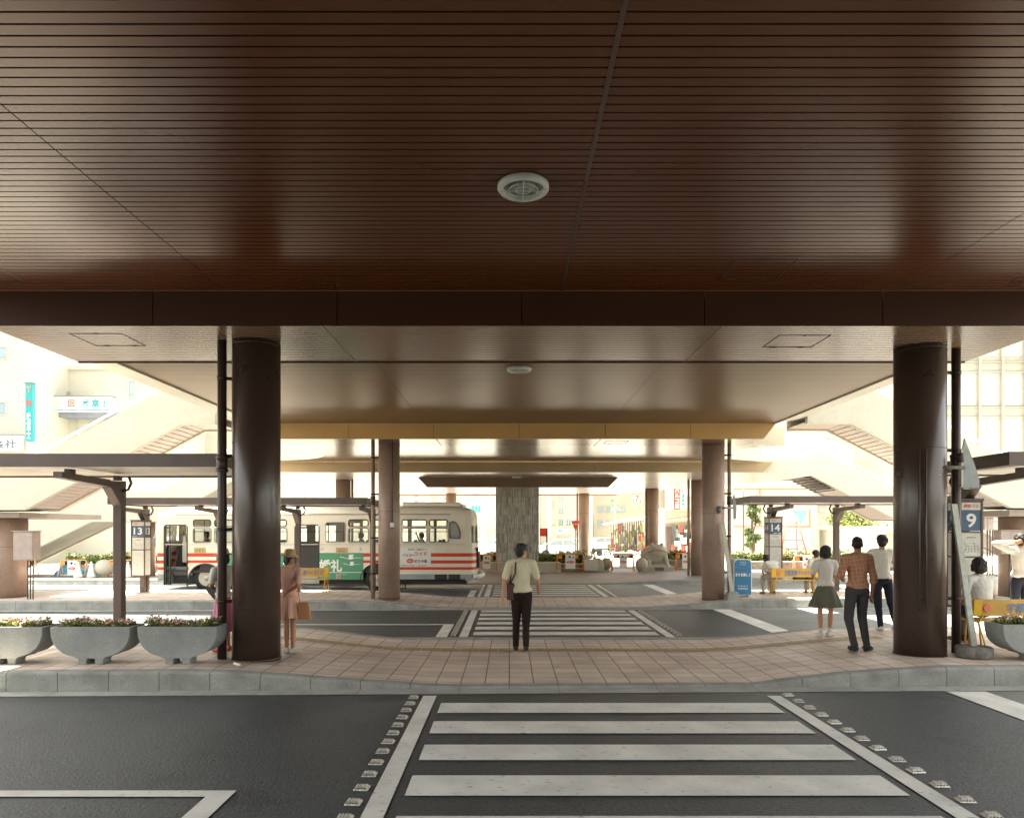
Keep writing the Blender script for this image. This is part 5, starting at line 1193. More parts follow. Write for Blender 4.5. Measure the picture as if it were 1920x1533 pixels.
def person(label, loc, h=1.70, rz=0, pose=None, base=STAND, top=None, bottom=None, kind='trousers', sleeve='short', shoe=None, hair='short', female=False,
           voxel=.010, skin=None, faceturn=0, hat=None, tilt=0, legs_bare=False, socks=None, hands=(1,1), curl=.5, group=None, slim=1.0, thumbs=None):
    J = dict(base); pose = pose or {}; J.update({a: v for a, v in pose.items() if a in STAND}); k = h/1.70; J = {a: Vector(v)*k for a, v in J.items()}
    t = thing('person', label, 'person', loc, rz, group); skin = skin or M['skin']
    w_ = (.90 if female else 1.0)*slim*k
    # ---- skin
    b = MB(); hd = J['head']; rot = Matrix.Rotation(R(faceturn), 3, 'Z') @ Matrix.Rotation(R(tilt), 3, 'X')
    def H(v): return hd+rot @ (Vector(v)*k)
    b.ell(H((0,-.012,.025)), (.073*k,.092*k,.092*k), 16, 12, rot); b.ell(H((0,.022,-.030)), (.055*k,.066*k,.082*k), 14, 10, rot); b.ell(H((0,.058,-.082)), (.028*k,.026*k,.024*k), 10, 7, rot)
    b.ell(H((0,.090,-.020)), (.011*k,.018*k,.022*k), 8, 6, rot); b.cap(H((0,.072,.025)), H((0,.092,-.018)), .009*k, .012*k, 8)
    for sx in (-1, 1): b.ell(H((sx*.073,-.005,-.005)), (.011*k,.021*k,.031*k), 8, 6, rot); b.ell(H((sx*.036,.062,-.028)), (.020*k,.018*k,.018*k), 8, 6, rot)
    b.ell(H((0,.076,-.055)), (.022*k,.010*k,.009*k), 8, 6, rot)
    b.cap(J['neck']-Vector((0,0,.04)), hd-Vector((0,.015*k,.05*k)), .050*w_, .047*w_, 12)
    def torso(b_, g):
        pe, wa, ch, ne = J['pelvis'], J['waist'], J['chest'], J['neck']
        for a, c, ra, rc in ((pe, wa, (.150,.108), (.126,.092)), (wa, ch, (.126,.092), (.152,.108))):
            for i in range(7):
                u = i/6; p = lp(a, c, u); b_.ell(p, ((ra[0]+(rc[0]-ra[0])*u)*w_+g, (ra[1]+(rc[1]-ra[1])*u)*w_+g, .07*k), 16, 8)
        sh = (J['shL']+J['shR'])/2; ax = (J['shR']-J['shL']); hw = ax.length/2; ry = Matrix.Rotation(math.atan2(-ax.z, ax.x) if abs(ax.x) > .01 else 0, 3, 'Y')
        for i in range(5):
            u = i/4; p = lp(ch, sh+Vector((0,0,-.02*k)), u); b_.ell(p, ((.152+.008*u)*w_+g, (.108-.020*u)*w_+g, .075*k), 16, 8)
        b_.cap(J['shL']+ax*.12, J['shR']-ax*.12, .062*w_+g, .062*w_+g, 12); b_.cap(sh, ne+Vector((0,0,.0)), .085*w_+g*.6, .052*w_+g*.4, 12)
    torso(b, -.012)
    for sx, S in ((-1,'L'), (1,'R')):
        b.cap(J['sh'+S], J['el'+S], .046*w_, .037*w_, 12); b.cap(J['el'+S], J['wr'+S], .036*w_, .024*w_, 12)
        d = (J['wr'+S]-J['el'+S]).normalized()
        if thumbs and S in thumbs: thd = Vector(thumbs[S])
        else: thd = Vector((-sx*.2, 1, .0)) if abs(d.z) > .6 else Vector((0, .2, 1))
        thd = (thd-d*thd.dot(d)); hand(b, J['wr'+S], d, thd, .95*k*(.92 if female else 1), curl)
        b.cap(J['hi'+S], J['kn'+S], .075*w_, .050*w_, 14); b.cap(J['kn'+S], lp(J['kn'+S], J['an'+S], .35), .048*w_, .052*w_, 12); b.cap(lp(J['kn'+S], J['an'+S], .3), J['an'+S], .053*w_, .034*w_, 12)
        b.cap(J['an'+S], J['an'+S]+Vector((0,.11*k,-.050*k)), .028*k, .020*k, 8)
    remesh(b, 'body', skin, t, voxel, 1)
    # ---- face
    if hair != 'none':
        s = MB()
        for sx in (-1, 1): s.ell(H((sx*.030,.083,.004)), (.012*k,.006*k,.005*k), 8, 5, rot); s.cap(H((sx*.016,.089,.024)), H((sx*.046,.078,.024)), .004*k, .003*k, 6)
        s.build('eyes', M['hair'], t, off=Z0)
        s = MB(); s.ell(H((0,.086,-.052)), (.020*k,.006*k,.006*k), 8, 5, rot); s.build('mouth', flat('lip_tone', (.32,.10,.07)), t, off=Z0)
    # ---- hair
    b = MB(); g = .013
    if hair == 'short':
        b.ell(H((0,-.018,.036)), (.084*k,.098*k,.094*k), 16, 12, rot); b.ell(H((0,-.045,-.020)), (.074*k,.062*k,.085*k), 16, 12, rot); b.ell(H((0,.05,.085)), (.06*k,.04*k,.03*k), 12, 8, rot)
    elif hair == 'bob':
        b.ell(H((0,-.018,.036)), (.094*k,.104*k,.098*k), 18, 12, rot); b.ell(H((0,-.050,-.030)), (.094*k,.070*k,.085*k), 18, 12, rot); b.ell(H((0,-.045,-.075)), (.085*k,.060*k,.050*k), 16, 10, rot)
        for sx in (-1, 1): b.ell(H((sx*.075,.012,-.02)), (.022*k,.050*k,.070*k), 10, 8, rot)
    elif hair == 'crop':
        b.ell(H((0,-.014,.040)), (.076*k,.094*k,.086*k), 16, 12, rot); b.ell(H((0,-.045,.0)), (.070*k,.056*k,.070*k), 16, 12, rot)
    if hair != 'none':
        # locks for an uneven outline
        random.seed(int(abs(loc[0])*1000))
        for _ in range(26 if hair != 'crop' else 8):
            a = random.uniform(0, 2*math.pi); e = random.uniform(-.5, 1.2); rr = .09 if hair != 'crop' else .075
            v = Vector((math.cos(a)*math.cos(e)*rr, min(.05, math.sin(a)*math.cos(e)*rr*1.1)-.018, .035+math.sin(e)*rr))
            b.cap(H(v), H(v+Vector((0,-.004,-.035))), .014*k, .009*k, 6)
        remesh(b, 'hair', M['hair'], t, max(voxel*.8, .008), 1, wr=(.006*k, 34, .5), seed_=loc[0])
    if hat:
        s = MB(); hc = Matrix.Translation(H((0,-.01,.065))) @ (rot @ Matrix.Rotation(R(-8), 3, 'X')).to_4x4()
        prof = [(.150,-.022),(.152,-.016),(.10,.0),(.098,.004),(.094,.055),(.080,.082),(.05,.094),(.004,.097)]
        tmp = MB(); tmp.lathe([(q*k, z*k) for q, z in prof], n=28); s.v = [tuple(hc @ Vector(v)) for v in tmp.v]; s.f = tmp.f; s.mi = tmp.mi; s.smooth = tmp.smooth; s.build('hat', hat, t, off=Z0)
    # ---- top
    if top:
        b = MB(); torso(b, .014)
        pe = J['pelvis']; b.ell(lp(J['pelvis'], J['waist'], .35), (.160*w_+.012, .122*w_+.012, .10*k), 18, 10)
        for S in 'LR':
            a, c, d_ = J['sh'+S], J['el'+S], J['wr'+S]
            if sleeve == 'long': b.cap(a, c, .064*w_, .052*w_, 12); b.cap(c, lp(c, d_, .93), .052*w_, .038*w_, 12)
            elif sleeve == 'rolled': b.cap(a, c, .066*w_, .056*w_, 12); b.cap(c, lp(c, d_, .25), .056*w_, .052*w_, 12)
            else: b.cap(a, lp(a, c, .62), .066*w_, .066*w_, 12); b.cap(lp(a, c, .5), lp(a, c, .78), .066*w_, .060*w_, 12)
        ob = remesh(b, 'shirt', top, t, max(voxel, .010), 3, wr=(.0075*k, 9, .55), seed_=loc[0]*7)
        s = MB(); s.tube([J['neck']+Vector((math.cos(a)*.064*w_, math.sin(a)*.060*w_-.0, .012*k+.012*math.sin(a)*k)) for a in [2*math.pi*i/18 for i in range(19)]], .014*k, 8); s.build('collar', top, t, off=Z0)
    # ---- bottom
    if kind == 'trousers':
        b = MB()
        b.ell(J['pelvis']+Vector((0,-.008*k,-.02*k)), (.158*w_,.122*w_,.10*k), 16, 10); b.ell(lp(J['pelvis'], J['waist'], .30), (.146*w_,.108*w_,.05*k), 16, 10)
        for S in 'LR':
            a, c, d_ = J['hi'+S], J['kn'+S], J['an'+S]
            b.cap(a, c, .092*w_, .066*w_, 14); b.cap(c, d_+Vector((0,0,-.01*k)), .064*w_, .050*w_, 14)
        remesh(b, 'trousers', bottom, t, max(voxel, .010), 2, wr=(.006*k, 10, .6), seed_=loc[0]*5)
    elif kind == 'skirt':
        n = 72; top_c = lp(J['pelvis'], J['waist'], .55); hem = pose.get('hem', .52)*k; rings = []
        for i in range(12):
            u = i/11; z = top_c.z*(1-u)+hem*u; rr = (.128+(.155*u**.8 if pose.get('flare', 1) == 1 else .155*pose['flare']*u**.8))*w_
            rings.append([(top_c.x*(1-u)+math.cos(2*math.pi*j/n)*rr*(1+.10*u*math.copysign(abs(math.sin(j*2*math.pi/n*9))**.6, math.sin(j*2*math.pi/n*9))), top_c.y*(1-u)+math.sin(2*math.pi*j/n)*rr*.80*(1+.10*u*math.sin(j*2*math.pi/n*9+.5)), z) for j in range(n)])
        s = MB(); s.rings(rings, True, False, smooth=True); s.build('skirt', bottom, t, off=Z0)
        s = MB(); s.tube([top_c+Vector((math.cos(a)*.128*w_, math.sin(a)*.105*w_, 0)) for a in [2*math.pi*i/24 for i in range(25)]], .012, 6); s.build('waistband', bottom, t, off=Z0)
    for S in 'LR':
        a = J['an'+S]; fd = (pose or {}).get('foot'+S, (0, 1, 0)); fd = Vector(fd).normalized(); s = MB()
        if socks:
            q = MB(); q.cap(a+Vector((0,0,.055*k)), a+Vector((0,0,-.02*k)), .042*w_, .042*w_, 12); q.build('sock', socks, t, off=Z0)
        s.cap(a-fd*.035*k+Vector((0,0,-.045*k)), a+fd*.13*k+Vector((0,0,-.055*k)), .042*k, .036*k, 12); s.cap(a+Vector((0,0,-.02*k)), a+fd*.05*k+Vector((0,0,-.04*k)), .040*k, .036*k, 10)
        remesh(s, 'shoe', shoe or M['black'], t, .010, 1)
    return t
white_c = cloth('white_cotton', (.70,.68,.62)); cream_c = cloth('cream_cotton', (.62,.57,.40)); darkt = cloth('dark_brown_trousers', (.022,.014,.012), .4); greyt = cloth('charcoal_trousers', (.055,.052,.055), .4)
navy = cloth('navy_trousers', (.022,.026,.042), .4); olive = cloth('olive_pleated_skirt', (.13,.135,.095), .2); pinkc = cloth('pink_skirt', (.66,.22,.36), .3); dress_c = cloth('peach_striped_dress', (.85,.50,.38), .6)
straw = mat('straw_hat', (.48,.34,.16), .8, 0, .2, 30, bump=.5, bscale=60); whites = mat('white_canvas', (.68,.66,.60), .8)
blackl = mat('black_leather', (.02,.018,.016), .4)
# walking man
wm = person('man walking away down the middle of the crossing in a cream shirt and dark trousers', (.195, 11.55, .06), 1.78, 0,
    dict(head=(.01,.05,1.575), neck=(0,.02,1.43), elL=(-.265,-.06,1.12), wrL=(-.285,-.10,.87), elR=(.26,-.02,1.12), wrR=(.275,.17,.96), knR=(.075,.02,.47), anR=(.07,-.20,.14), knL=(-.075,.09,.48), anL=(-.085,.13,.085)),
    top=cream_c, bottom=darkt, hair='short', faceturn=-48, skin=M['skin'], sleeve='short')
s = MB(); s.bbox(-.235, -.115, -.10, .16, .86, 1.13, .02); s.v = [tuple(Vector(v)) for v in s.v]
s.tube([(-.18,-.06,1.12), (-.10,-.135,1.30), (-.09,-.08,1.47), (-.12,.03,1.485), (-.16,.12,1.30), (-.19,.10,1.12)], .013, 6)
o = s.build('shoulder_bag', mat('dark_red_brown_bag', (.07,.025,.018), .6), off=Z0); o.location = wm.location; tag(o, 'dark brown shoulder bag at the left hip of the walking man', 'bag')
# plaid shirt man
pm = person('man in a brown plaid shirt and charcoal trousers, seen from behind, head turned right', (5.33, 10.78, Z1(5.33,10.78)), 1.745, R(4),
    dict(neck=(.02,.03,1.43), head=(.05,.09,1.575), shL=(-.185,.0,1.38), shR=(.185,.02,1.385), elL=(-.265,-.01,1.12), wrL=(-.13,.20,1.06), elR=(.225,-.05,1.10), wrR=(.20,-.04,.85), knL=(-.12,.03,.48), anL=(-.06,-.03,.085), hiL=(-.09,0,.90), knR=(.10,.05,.48), anR=(.13,-.03,.085), footR=(.8,.6,0)),
    top=M['plaid'], bottom=greyt, hair='crop', faceturn=-25, tilt=-12, skin=M['skindark'], sleeve='rolled')
# white shirt man
wsm = person('man in a white shirt and dark trousers facing away beside the big right column', (6.72, 12.7, Z1(6.7,12.7)), 1.72, R(-6),
    dict(shL=(-.185,0,1.385), shR=(.185,0,1.385), elL=(-.25,.02,1.13), wrL=(-.16,.22,1.10), elR=(.26,.0,1.13), wrR=(.20,.22,1.05), knR=(.16,.02,.48), anR=(.24,-.02,.085), knL=(-.06,.02,.48), anL=(-.02,.0,.085)),
    top=white_c, bottom=navy, hair='short', shoe=whites)
# schoolgirl
sg_ = person('schoolgirl with bobbed black hair, white blouse and olive pleated skirt, seen from behind', (5.50, 12.25, Z1(5.5,12.25)), 1.57, R(3),
    dict(elL=(-.235,.02,1.14), wrL=(-.12,.24,1.10), elR=(.245,.02,1.13), wrR=(.20,.24,1.10), knL=(-.105,.0,.47), anL=(-.10,-.02,.085), knR=(.105,0,.47), anR=(.07,-.02,.085), footR=(.75,.6,0), hem=.56, flare=1.28),
    top=white_c, bottom=olive, kind='skirt', hair='bob', female=True, shoe=whites, socks=whites)
# woman in hat
hw_ = person('woman in a straw hat and peach dress leaning by the big left column', (-3.315, 10.62, Z1(-3.3,10.62)), 1.53, R(-8),
    dict(pelvis=(0,0,.93), head=(0,.03,1.58), elL=(-.22,-.03,1.13), wrL=(-.05,.2,1.05), elR=(.215,-.16,1.14), wrR=(.02,-.13,1.02), knL=(-.06,.02,.48), anL=(-.05,0,.085), knR=(.06,0,.48), anR=(.07,-.02,.085), footR=(.9,.4,0), hem=.60, flare=.78),
    top=dress_c, bottom=dress_c, kind='skirt', hair='bob', female=True, faceturn=-115, hat=straw, shoe=whites, curl=.9)
s = MB(); s.rings([[(-3.14,10.50,.98),(-3.00,10.50,.98),(-3.00,10.56,.98),(-3.14,10.56,.98)],[(-3.16,10.5,.72),(-2.97,10.5,.72),(-2.97,10.57,.72),(-3.16,10.57,.72)]][::-1]); s.tube([(-3.13,10.53,.98),(-3.16,10.53,1.12),(-3.22,10.52,1.2)], .006, 6)
o = s.build('paper_bag', mat('orange_tan_bag', (.55,.27,.13), .7), off=Vector((-3.07,10.53,.72))); tag(o, 'orange-tan bag behind the woman in the straw hat', 'bag')
# woman in pink skirt
pk = person('woman in a white sun hat and pink skirt, half hidden behind the left rain pipe', (-4.27, 10.5, Z1(-4.27,10.5)), 1.50, R(60),
    dict(elL=(-.22,.02,1.13), wrL=(-.12,.22,1.08), elR=(.23,-.02,1.13), wrR=(.12,.22,1.10), hem=.34, flare=.62),
    top=white_c, bottom=pinkc, kind='skirt', hair='bob', female=True, hat=whites, shoe=mat('brick_red_shoes', (.45,.10,.06), .5))
s = MB(); s.rings([[(x, y, z) for y in (10.36, 10.42) for x, z in ()] or [(PX(385,10.4),10.38,PZ(1103,10.4)),(PX(392,10.4),10.38,PZ(1094,10.4)),(PX(408,10.4),10.38,PZ(1112,10.4)),(PX(402,10.4),10.38,PZ(1123,10.4))],[(PX(385,10.4),10.45,PZ(1103,10.4)),(PX(392,10.4),10.45,PZ(1094,10.4)),(PX(408,10.4),10.45,PZ(1112,10.4)),(PX(402,10.4),10.45,PZ(1123,10.4))]]); s.tube([(PX(392,10.4),10.41,PZ(1094,10.4)), (PX(404,10.4),10.41,PZ(1085,10.4)), (PX(408,10.4),10.41,PZ(1112,10.4))], .008, 6)
o = s.build('handbag', blackl, off=Vector((-4.4,10.4,1.2))); tag(o, 'black handbag held by the woman in the pink skirt', 'bag')
# seated woman on near bench
person('woman with thick black hair in a white blouse sitting on the near bench, from behind', (7.33, 10.92, .27), 1.76, R(2),
    dict(waist=(.0,-.02,.67), shL=(-.18,.03,.985), shR=(.18,.03,.985), head=(-.02,.05,1.19), neck=(-.01,.03,1.04), hem=.44, flare=.6), base=SIT, top=white_c, bottom=navy, hair='bob', female=False, shoe=mat('brown_shoes', (.15,.06,.03), .5))
# man with raised arm
person('man in a white shirt with one arm raised behind his head at the right edge', (9.16, 12.6, .25), 1.75, R(0),
    dict(head=(-.02,.02,1.58), shL=(-.185,0,1.40), elL=(-.43,.04,1.52), wrL=(-.17,-.06,1.55), shR=(.185,0,1.385), elR=(.25,-.02,1.12), wrR=(.22,.15,.95), knL=(-.10,.02,.48)),
    top=white_c, bottom=navy, hair='short', sleeve='long', faceturn=-10, thumbs=dict(L=(0,0,-1)))
person('person seated at the right end of the near bench, only elbow and hand in view', (8.45, 10.92, .22), 1.66, 0, dict(elL=(-.26,.04,.76), wrL=(-.10,.22,.72)), base=SIT, top=white_c, bottom=greyt, hair='short', shoe=M['black'])
# seated people on the far bench
person('man in a white shirt leaning forward on the left end of the far bench', (7.50, 19.75, .23), 1.68, R(15),
    dict(waist=(0,.06,.66), chest=(0,.17,.82), neck=(-.04,.30,.92), head=(-.08,.40,1.02), shL=(-.17,.24,.90), shR=(.17,.24,.90), elL=(-.18,.40,.68), elR=(.18,.42,.68), wrL=(-.05,.55,.56), wrR=(.05,.55,.56), knL=(-.16,.42,.50), anL=(-.2,.34,.085), knR=(.14,.42,.5), anR=(.2,.42,.085)), base=SIT, top=white_c, bottom=cloth('light_grey_trousers', (.42,.40,.36)), hair='short', voxel=.014, shoe=mat('brown_shoes', (.15,.06,.03)))
person('woman with short black hair sitting on the right end of the far bench', (8.62, 19.78, .23), 1.64, 0, dict(hem=.44), base=SIT, top=white_c, bottom=cloth('taupe_trousers', (.30,.25,.2)), hair='short', voxel=.014, shoe=mat('brown_shoes', (.15,.06,.03)))
s = MB(); 
for k in range(2): s.bbox(8.0+k*.34, 8.32+k*.34, 19.72, 19.9, .675, .90, .02)
s.v = s.v; o = s.build('black_bags', blackl, off=Vector((8.3,19.8,.675))); tag(o, 'pair of black bags standing on the far bench between the seated people', 'bag')
# people in the bus
for px, zz, lab, tp, pose in ((377, .74, 'bus passenger in grey seen in the first window behind the open door', cloth('grey_cotton', (.40,.42,.42)), {}),
                        (672, .72, 'bus passenger in pale blue seen in the window near the middle door', cloth('pale_blue_cotton', (.45,.55,.62)), {}),
                        (788, .72, 'bus passenger in white with one hand raised in the rear window', white_c, dict(elR=(.24,.12,.98), wrR=(.10,.20,1.22)))):
    person(lab, (bx(px), BY+.50, zz), 1.62, R(90), dict(dict(knL=(-.1,.36,.50), anL=(-.1,.36,.12), knR=(.1,.36,.50), anR=(.1,.36,.12)), **pose), base=SIT, top=tp, bottom=greyt, hair='short', voxel=.015, group='passengers seated in the bus', faceturn=-40 if px == 788 else 0)
# ================================================================== FAR BUILDINGS, TREES, VEHICLES
lightwall = mat('cream_building_wall', (.52,.50,.42), .8, 0, .06, .4); greywall = mat('pale_grey_wall', (.38,.37,.32), .8, 0, .06, .4); concw = mat('pale_concrete_wall', (.43,.40,.33), .85, 0, .08, .3)
frame_m = mat('pale_window_frame', (.45,.45,.42), .5)
bluew = mat('bluish_window', (.28,.36,.40), .15, 0, .2, .5); greyw2 = mat('blinds_behind_glass', (.48,.47,.40), .4, 0, .1, .8)
def building(label, px0, px1, Y, ztop, depth=14, wall=None, wins=(), name='building', base=0, cornice=True):
    x0, x1 = PX(px0, Y), PX(px1, Y)
    t = thing(name, label, 'building', ((x0+x1)/2, Y, 0)); wall = wall or lightwall
    s = MB(); s.box(x0, x1, Y, Y+depth, base-.1, ztop); s.build('wall', wall, t)
    if cornice: s = MB(); s.box(x0-.12, x1+.12, Y-.14, Y+depth+.1, ztop+.001, ztop+.22); s.build('roof', wall, t)
    for wn in wins:
        a, c, t0, t1 = wn[:4]; mt = wn[4] if len(wn) > 4 else M['winglass']; nm = wn[5] if len(wn) > 5 else 1
        xa, xb, zb, zt = PX(a, Y), PX(c, Y), PZ(t1, Y), PZ(t0, Y); fw = .045
        s = MB()
        s.box(xa-fw, xb+fw, Y-.07, Y-.002, zt, zt+fw); s.box(xa-fw, xb+fw, Y-.11, Y-.002, zb-fw, zb)
        s.box(xa-fw, xa, Y-.07, Y-.002, zb+.001, zt-.001); s.box(xb, xb+fw, Y-.07, Y-.002, zb+.001, zt-.001)
        for k in range(1, nm+1 if nm > 1 else 1): xm = xa+(xb-xa)*k/(nm); 
        for k in range(1, nm): xm = xa+(xb-xa)*k/nm; s.box(xm-.02, xm+.02, Y-.06, Y-.02, zb+.001, zt-.001)
        fr = s.build('window', frame_m, t); s = MB(); s.box(xa+.001, xb-.001, Y-.018, Y-.004, zb+.001, zt-.001); s.build('pane', mt, fr, off=Vector(t.location))
    return t
def panel(parent, px0, px1, py0, py1, Y, m_, name='sign_panel', th=.25):
    s = MB(); s.box(PX(px0,Y), PX(px1,Y), Y-th, Y, PZ(py1,Y), PZ(py0,Y)); return s.build(name, m_, parent)
def sign(label, px0, px1, py0, py1, Y, m_, texts=(), th=.25, post=False):
    t = thing('shop_sign', label, 'sign', (PX((px0+px1)/2,Y), Y, PZ(py1,Y))); panel(t, px0, px1, py0, py1, Y, m_, th=th)
    s = MB(); s.box(PX(px0,Y)-.05, PX(px1,Y)+.05, Y-th-.02, Y+.02, PZ(py0,Y)+.001, PZ(py0,Y)+.06); s.build('sign_frame', M['steel'], t)
    if post: s = MB(); s.tube([(PX((px0+px1)/2,Y), Y+.1, 0), (PX((px0+px1)/2,Y), Y+.1, PZ(py0,Y))], .09, 8); s.build('post', M['steel'], t)
    for tx, cx_, cy_, w_, h_, mm, vert in texts:
        text(tx, w_*Y/F, h_*Y/F, (PX(cx_,Y), Y-th-.01, PZ(cy_,Y)), mm, t, bold=.02, vertical=vert, space=.95)
    return t
# --- left group
b1 = building('tall cream office block at the left edge', -260, 50, 42, 22, wall=lightwall, wins=[(-14,12,651,673,bluew),(-14,12,755,777,bluew),(-90,-60,651,673,bluew),(-90,-60,755,777,bluew)])
sign('long white sign with dark characters at the left edge', -60, 44, 817, 846, 41.7, M['white'], [('株式会社', -8, 833, 88, 17, flat('grey_blue_ink', (.12,.15,.20)), False)])
sign('tall narrow teal sign with white characters on the left street', 53, 66, 720, 828, 41, M['teal'], [('Y', 59.5, 731, 9, 12, M['orange'], False), ('回', 59.5, 757, 9, 10, M['red'], False), ('武富士', 59.5, 799, 8, 48, M['white'], True)])
t = building('low cream shop building under the long horizontal sign', 49, 335, 46, PZ(694,46), wall=lightwall, wins=[(90,118,787,838,greyw2),(120,144,787,838,greyw2),(147,170,787,838,greyw2),(173,204,787,838,greyw2),(243,252,715,742,bluew),(92,204,841,862,greyw2,4)])
s = MB(); Y = 45.9; s.prism([(PX(80,Y),PZ(774,Y)),(PX(222,Y),PZ(774,Y)),(PX(214,Y),PZ(786,Y)),(PX(88,Y),PZ(786,Y))], Y-.9, Y); s.build('awning', mat('slate_blue_awning', (.22,.25,.32), .7), t)
s = MB()
for a in ((75,735,132,738),(75,741,128,744)): s.box(PX(a[0],Y), PX(a[2],Y), Y-.12, Y-.003, PZ(a[3],Y), PZ(a[1],Y))
s.build('moulding', greywall, t)
sign('long white shop sign with teal characters and a red mark above the awning', 78, 216, 746, 773, 44.9, M['white'], [('武富士', 186, 758, 48, 15, M['teal'], False), ('Y', 90, 757, 9, 13, M['orange'], False), ('ENSHOP', 108, 758, 26, 5, flat('pale_orange', (.8,.5,.2)), False), ('回', 141, 758, 12, 13, M['red'], False), ('― ― ―― ―― ―――― ― ――――― ――', 147, 770, 130, 2, M['teal'], False)], th=.4)
t = thing('rooftop_tank', 'dark rooftop machinery above the left shops', 'rooftop tank', (PX(83,46), 46.5, PZ(710,46)))
s = MB(); Y = 46.3; s.box(PX(70,Y), PX(80,Y), Y, Y+.6, PZ(696,Y), PZ(688,Y)); s.build('tank', M['shelter'], t)
s = MB(); s.tube([(PX(74,Y),Y,PZ(708,Y)),(PX(74,Y),Y,PZ(696,Y))], .05, 6); s.tube([(PX(70,Y),Y,PZ(696,Y)),(PX(97,Y),Y,PZ(697,Y)),(PX(97,Y),Y,PZ(712,Y))], .05, 6); s.tube([(PX(68,Y),Y,PZ(675,Y)),(PX(86,Y),Y,PZ(671,Y))], .05, 6); s.build('frame', M['shelter'], t)
building('pale building behind the left stairs with a small white window', 336, 505, 50, PZ(700,50), wall=greywall, wins=[(250,262,898,912,bluew)] if 0 else [(348,360,836,850,M['teal']),(372,374,830,850,M['red'])])
building('pale building with arched teal windows left of the bus shelter', 506, 632, 50, PZ(870,50), wall=lightwall, wins=[(530,542,920,932,bluew),(546,570,918,932,bluew),(573,595,917,932,bluew,2)])
building('white block with small dark windows above the bus', 633, 800, 56, PZ(860,56), wall=lightwall, wins=[(777,785,926,932,M['winglass']),(777,785,938,945,M['winglass']),(790,800,942,946,greyw2),(655,668,905,918,greyw2),(690,700,905,918,greyw2)])
building('pale block with teal window grid left of the stone pillar', 801, 1012, 60, PZ(840,60), wall=lightwall, wins=[(862,874,946,953,M['teal'],2),(884,902,948,960,M['teal'],3),(840,850,955,962,greyw2),(895,925,985,996,greyw2,4),(935,950,948,960,greyw2)])
sign('small pink sign behind the rear of the bus', 832, 836, 934, 950, 58, flat('pink_sign', (.72,.25,.25)), [('中華', 834, 942, 3, 12, M['white'], True)])
building('large cream block right of the stone pillar', 1013, 1112, 66, PZ(860,66), wall=lightwall, wins=[(1028,1040,944,948,greyw2),(1046,1070,1003,1006,greyw2)])
building('cream block with two rows of pale windows in the middle distance', 1113, 1252, 72, PZ(850,72), wall=concw, wins=[(1122,1131,949,960,bluew),(1136,1144,949,960,bluew),(1156,1163,949,960,bluew),(1166,1173,950,960,bluew),(1122,1131,976,987,bluew),(1136,1144,976,985,bluew),(1207,1216,948,956,greyw2),(1225,1235,948,956,greyw2)])
sign('white shop sign with a red and orange seven and green sides', 1186, 1203, 927, 945, 68, M['white'], [('7', 1194, 934, 8, 10, M['red'], False), ('ELEVEN', 1194.5, 940, 8, 3, M['red'], False)])
t = sc.objects['shop_sign.005'] if 'shop_sign.005' in sc.objects else None
s = MB(); Y = 67.7
for a in ((1187,1189),(1200,1202)): s.box(PX(a[0],Y), PX(a[1],Y), Y-.03, Y-.012, PZ(943.5,Y), PZ(936,Y))
s.box(PX(1189.1,Y), PX(1199.9,Y), Y-.03, Y-.012, PZ(943.5,Y), PZ(942.3,Y))
for o in sc.objects:
    if o.type == 'EMPTY' and o.get('label','').startswith('white shop sign with a red and orange seven'): s.build('green_bars', mat('green_bar', (.05,.40,.16)), o)
# arcade with thin posts and shop goods
t = thing('shopping_arcade', 'long low arcade with thin dark posts and red-green shop fronts in the distance', 'arcade', (PX(1180,58), 58, 0))
Y = 58; s = MB()
for k in range(15): px = 1141+k*5.2; s.box(PX(px,Y)-.03, PX(px,Y)+.03, Y-1.5+k*.24, Y-1.4+k*.24, 0, 3.0-.03*(14-k))
s.build('post', M['shelter'], t)
s = MB(); s.prism([(PX(1139,Y),2.5),(PX(1216,Y),2.95),(PX(1216,Y),3.2),(PX(1141,Y),2.62)], Y-1.7, Y+3); s.build('roof', greywall, t)
s = MB(); random.seed(21)
for k in range(110):
    px = random.uniform(1142, 1212); s.use(random.choice([M['red'], bluew, M['leaf2'], M['offwhite'], lightwall, lightwall, M['offwhite'], M['winglass']])); x_ = PX(px,Y+1); s.box(x_, x_+random.uniform(.1,.3), Y+1+k*.012, Y+1.15+k*.012, *(lambda a: (a, a+random.uniform(.25,.9)))(random.uniform(.1,1.9)))
s.build('shop_goods', None, t)
# near right shop with awning and banners
t = building('shop with a brown awning and red banners right of the stone frog', 1246, 1312, 50, PZ(958,50), depth=4, wall=concw, wins=[(1257,1263,984,1015,bluew),(1266,1271,984,1015,M['winglass']),(1284,1296,984,1015,M['winglass'])])
Y = 49.9; s = MB(); s.prism([(PX(1243,Y),PZ(976,Y)),(PX(1312,Y),PZ(968,Y)),(PX(1312,Y),PZ(973,Y)),(PX(1243,Y),PZ(980,Y))], Y-1.8, Y); s.build('awning', mat('tan_awning', (.42,.28,.18), .7), t)
s = MB(); s.box(PX(1247,Y), PX(1256,Y), Y-.5, Y-.1, 0, 2.3); s.build('shop_front', M['shelter'], t)
s = MB(); random.seed(31)
for k in range(46):
    a_ = PX(random.uniform(1258, 1296), Y); z_ = random.uniform(.1, 1.9); s.use(random.choice([M['red'], M['dark'], M['offwhite'], bluew, M['shelter'], M['dark'], M['white']])).box(a_, a_+random.uniform(.15,.4), Y-.6-k*.01, Y-.5-k*.01+.003, z_, z_+random.uniform(.2,.7))
s.build('shop_goods', None, t)
sign('tall red vertical sign with white characters above the shop', 1262, 1273, 914, 955, 48, M['red'], [('パルコ店', 1267.5, 934, 8, 38, M['white'], True)])
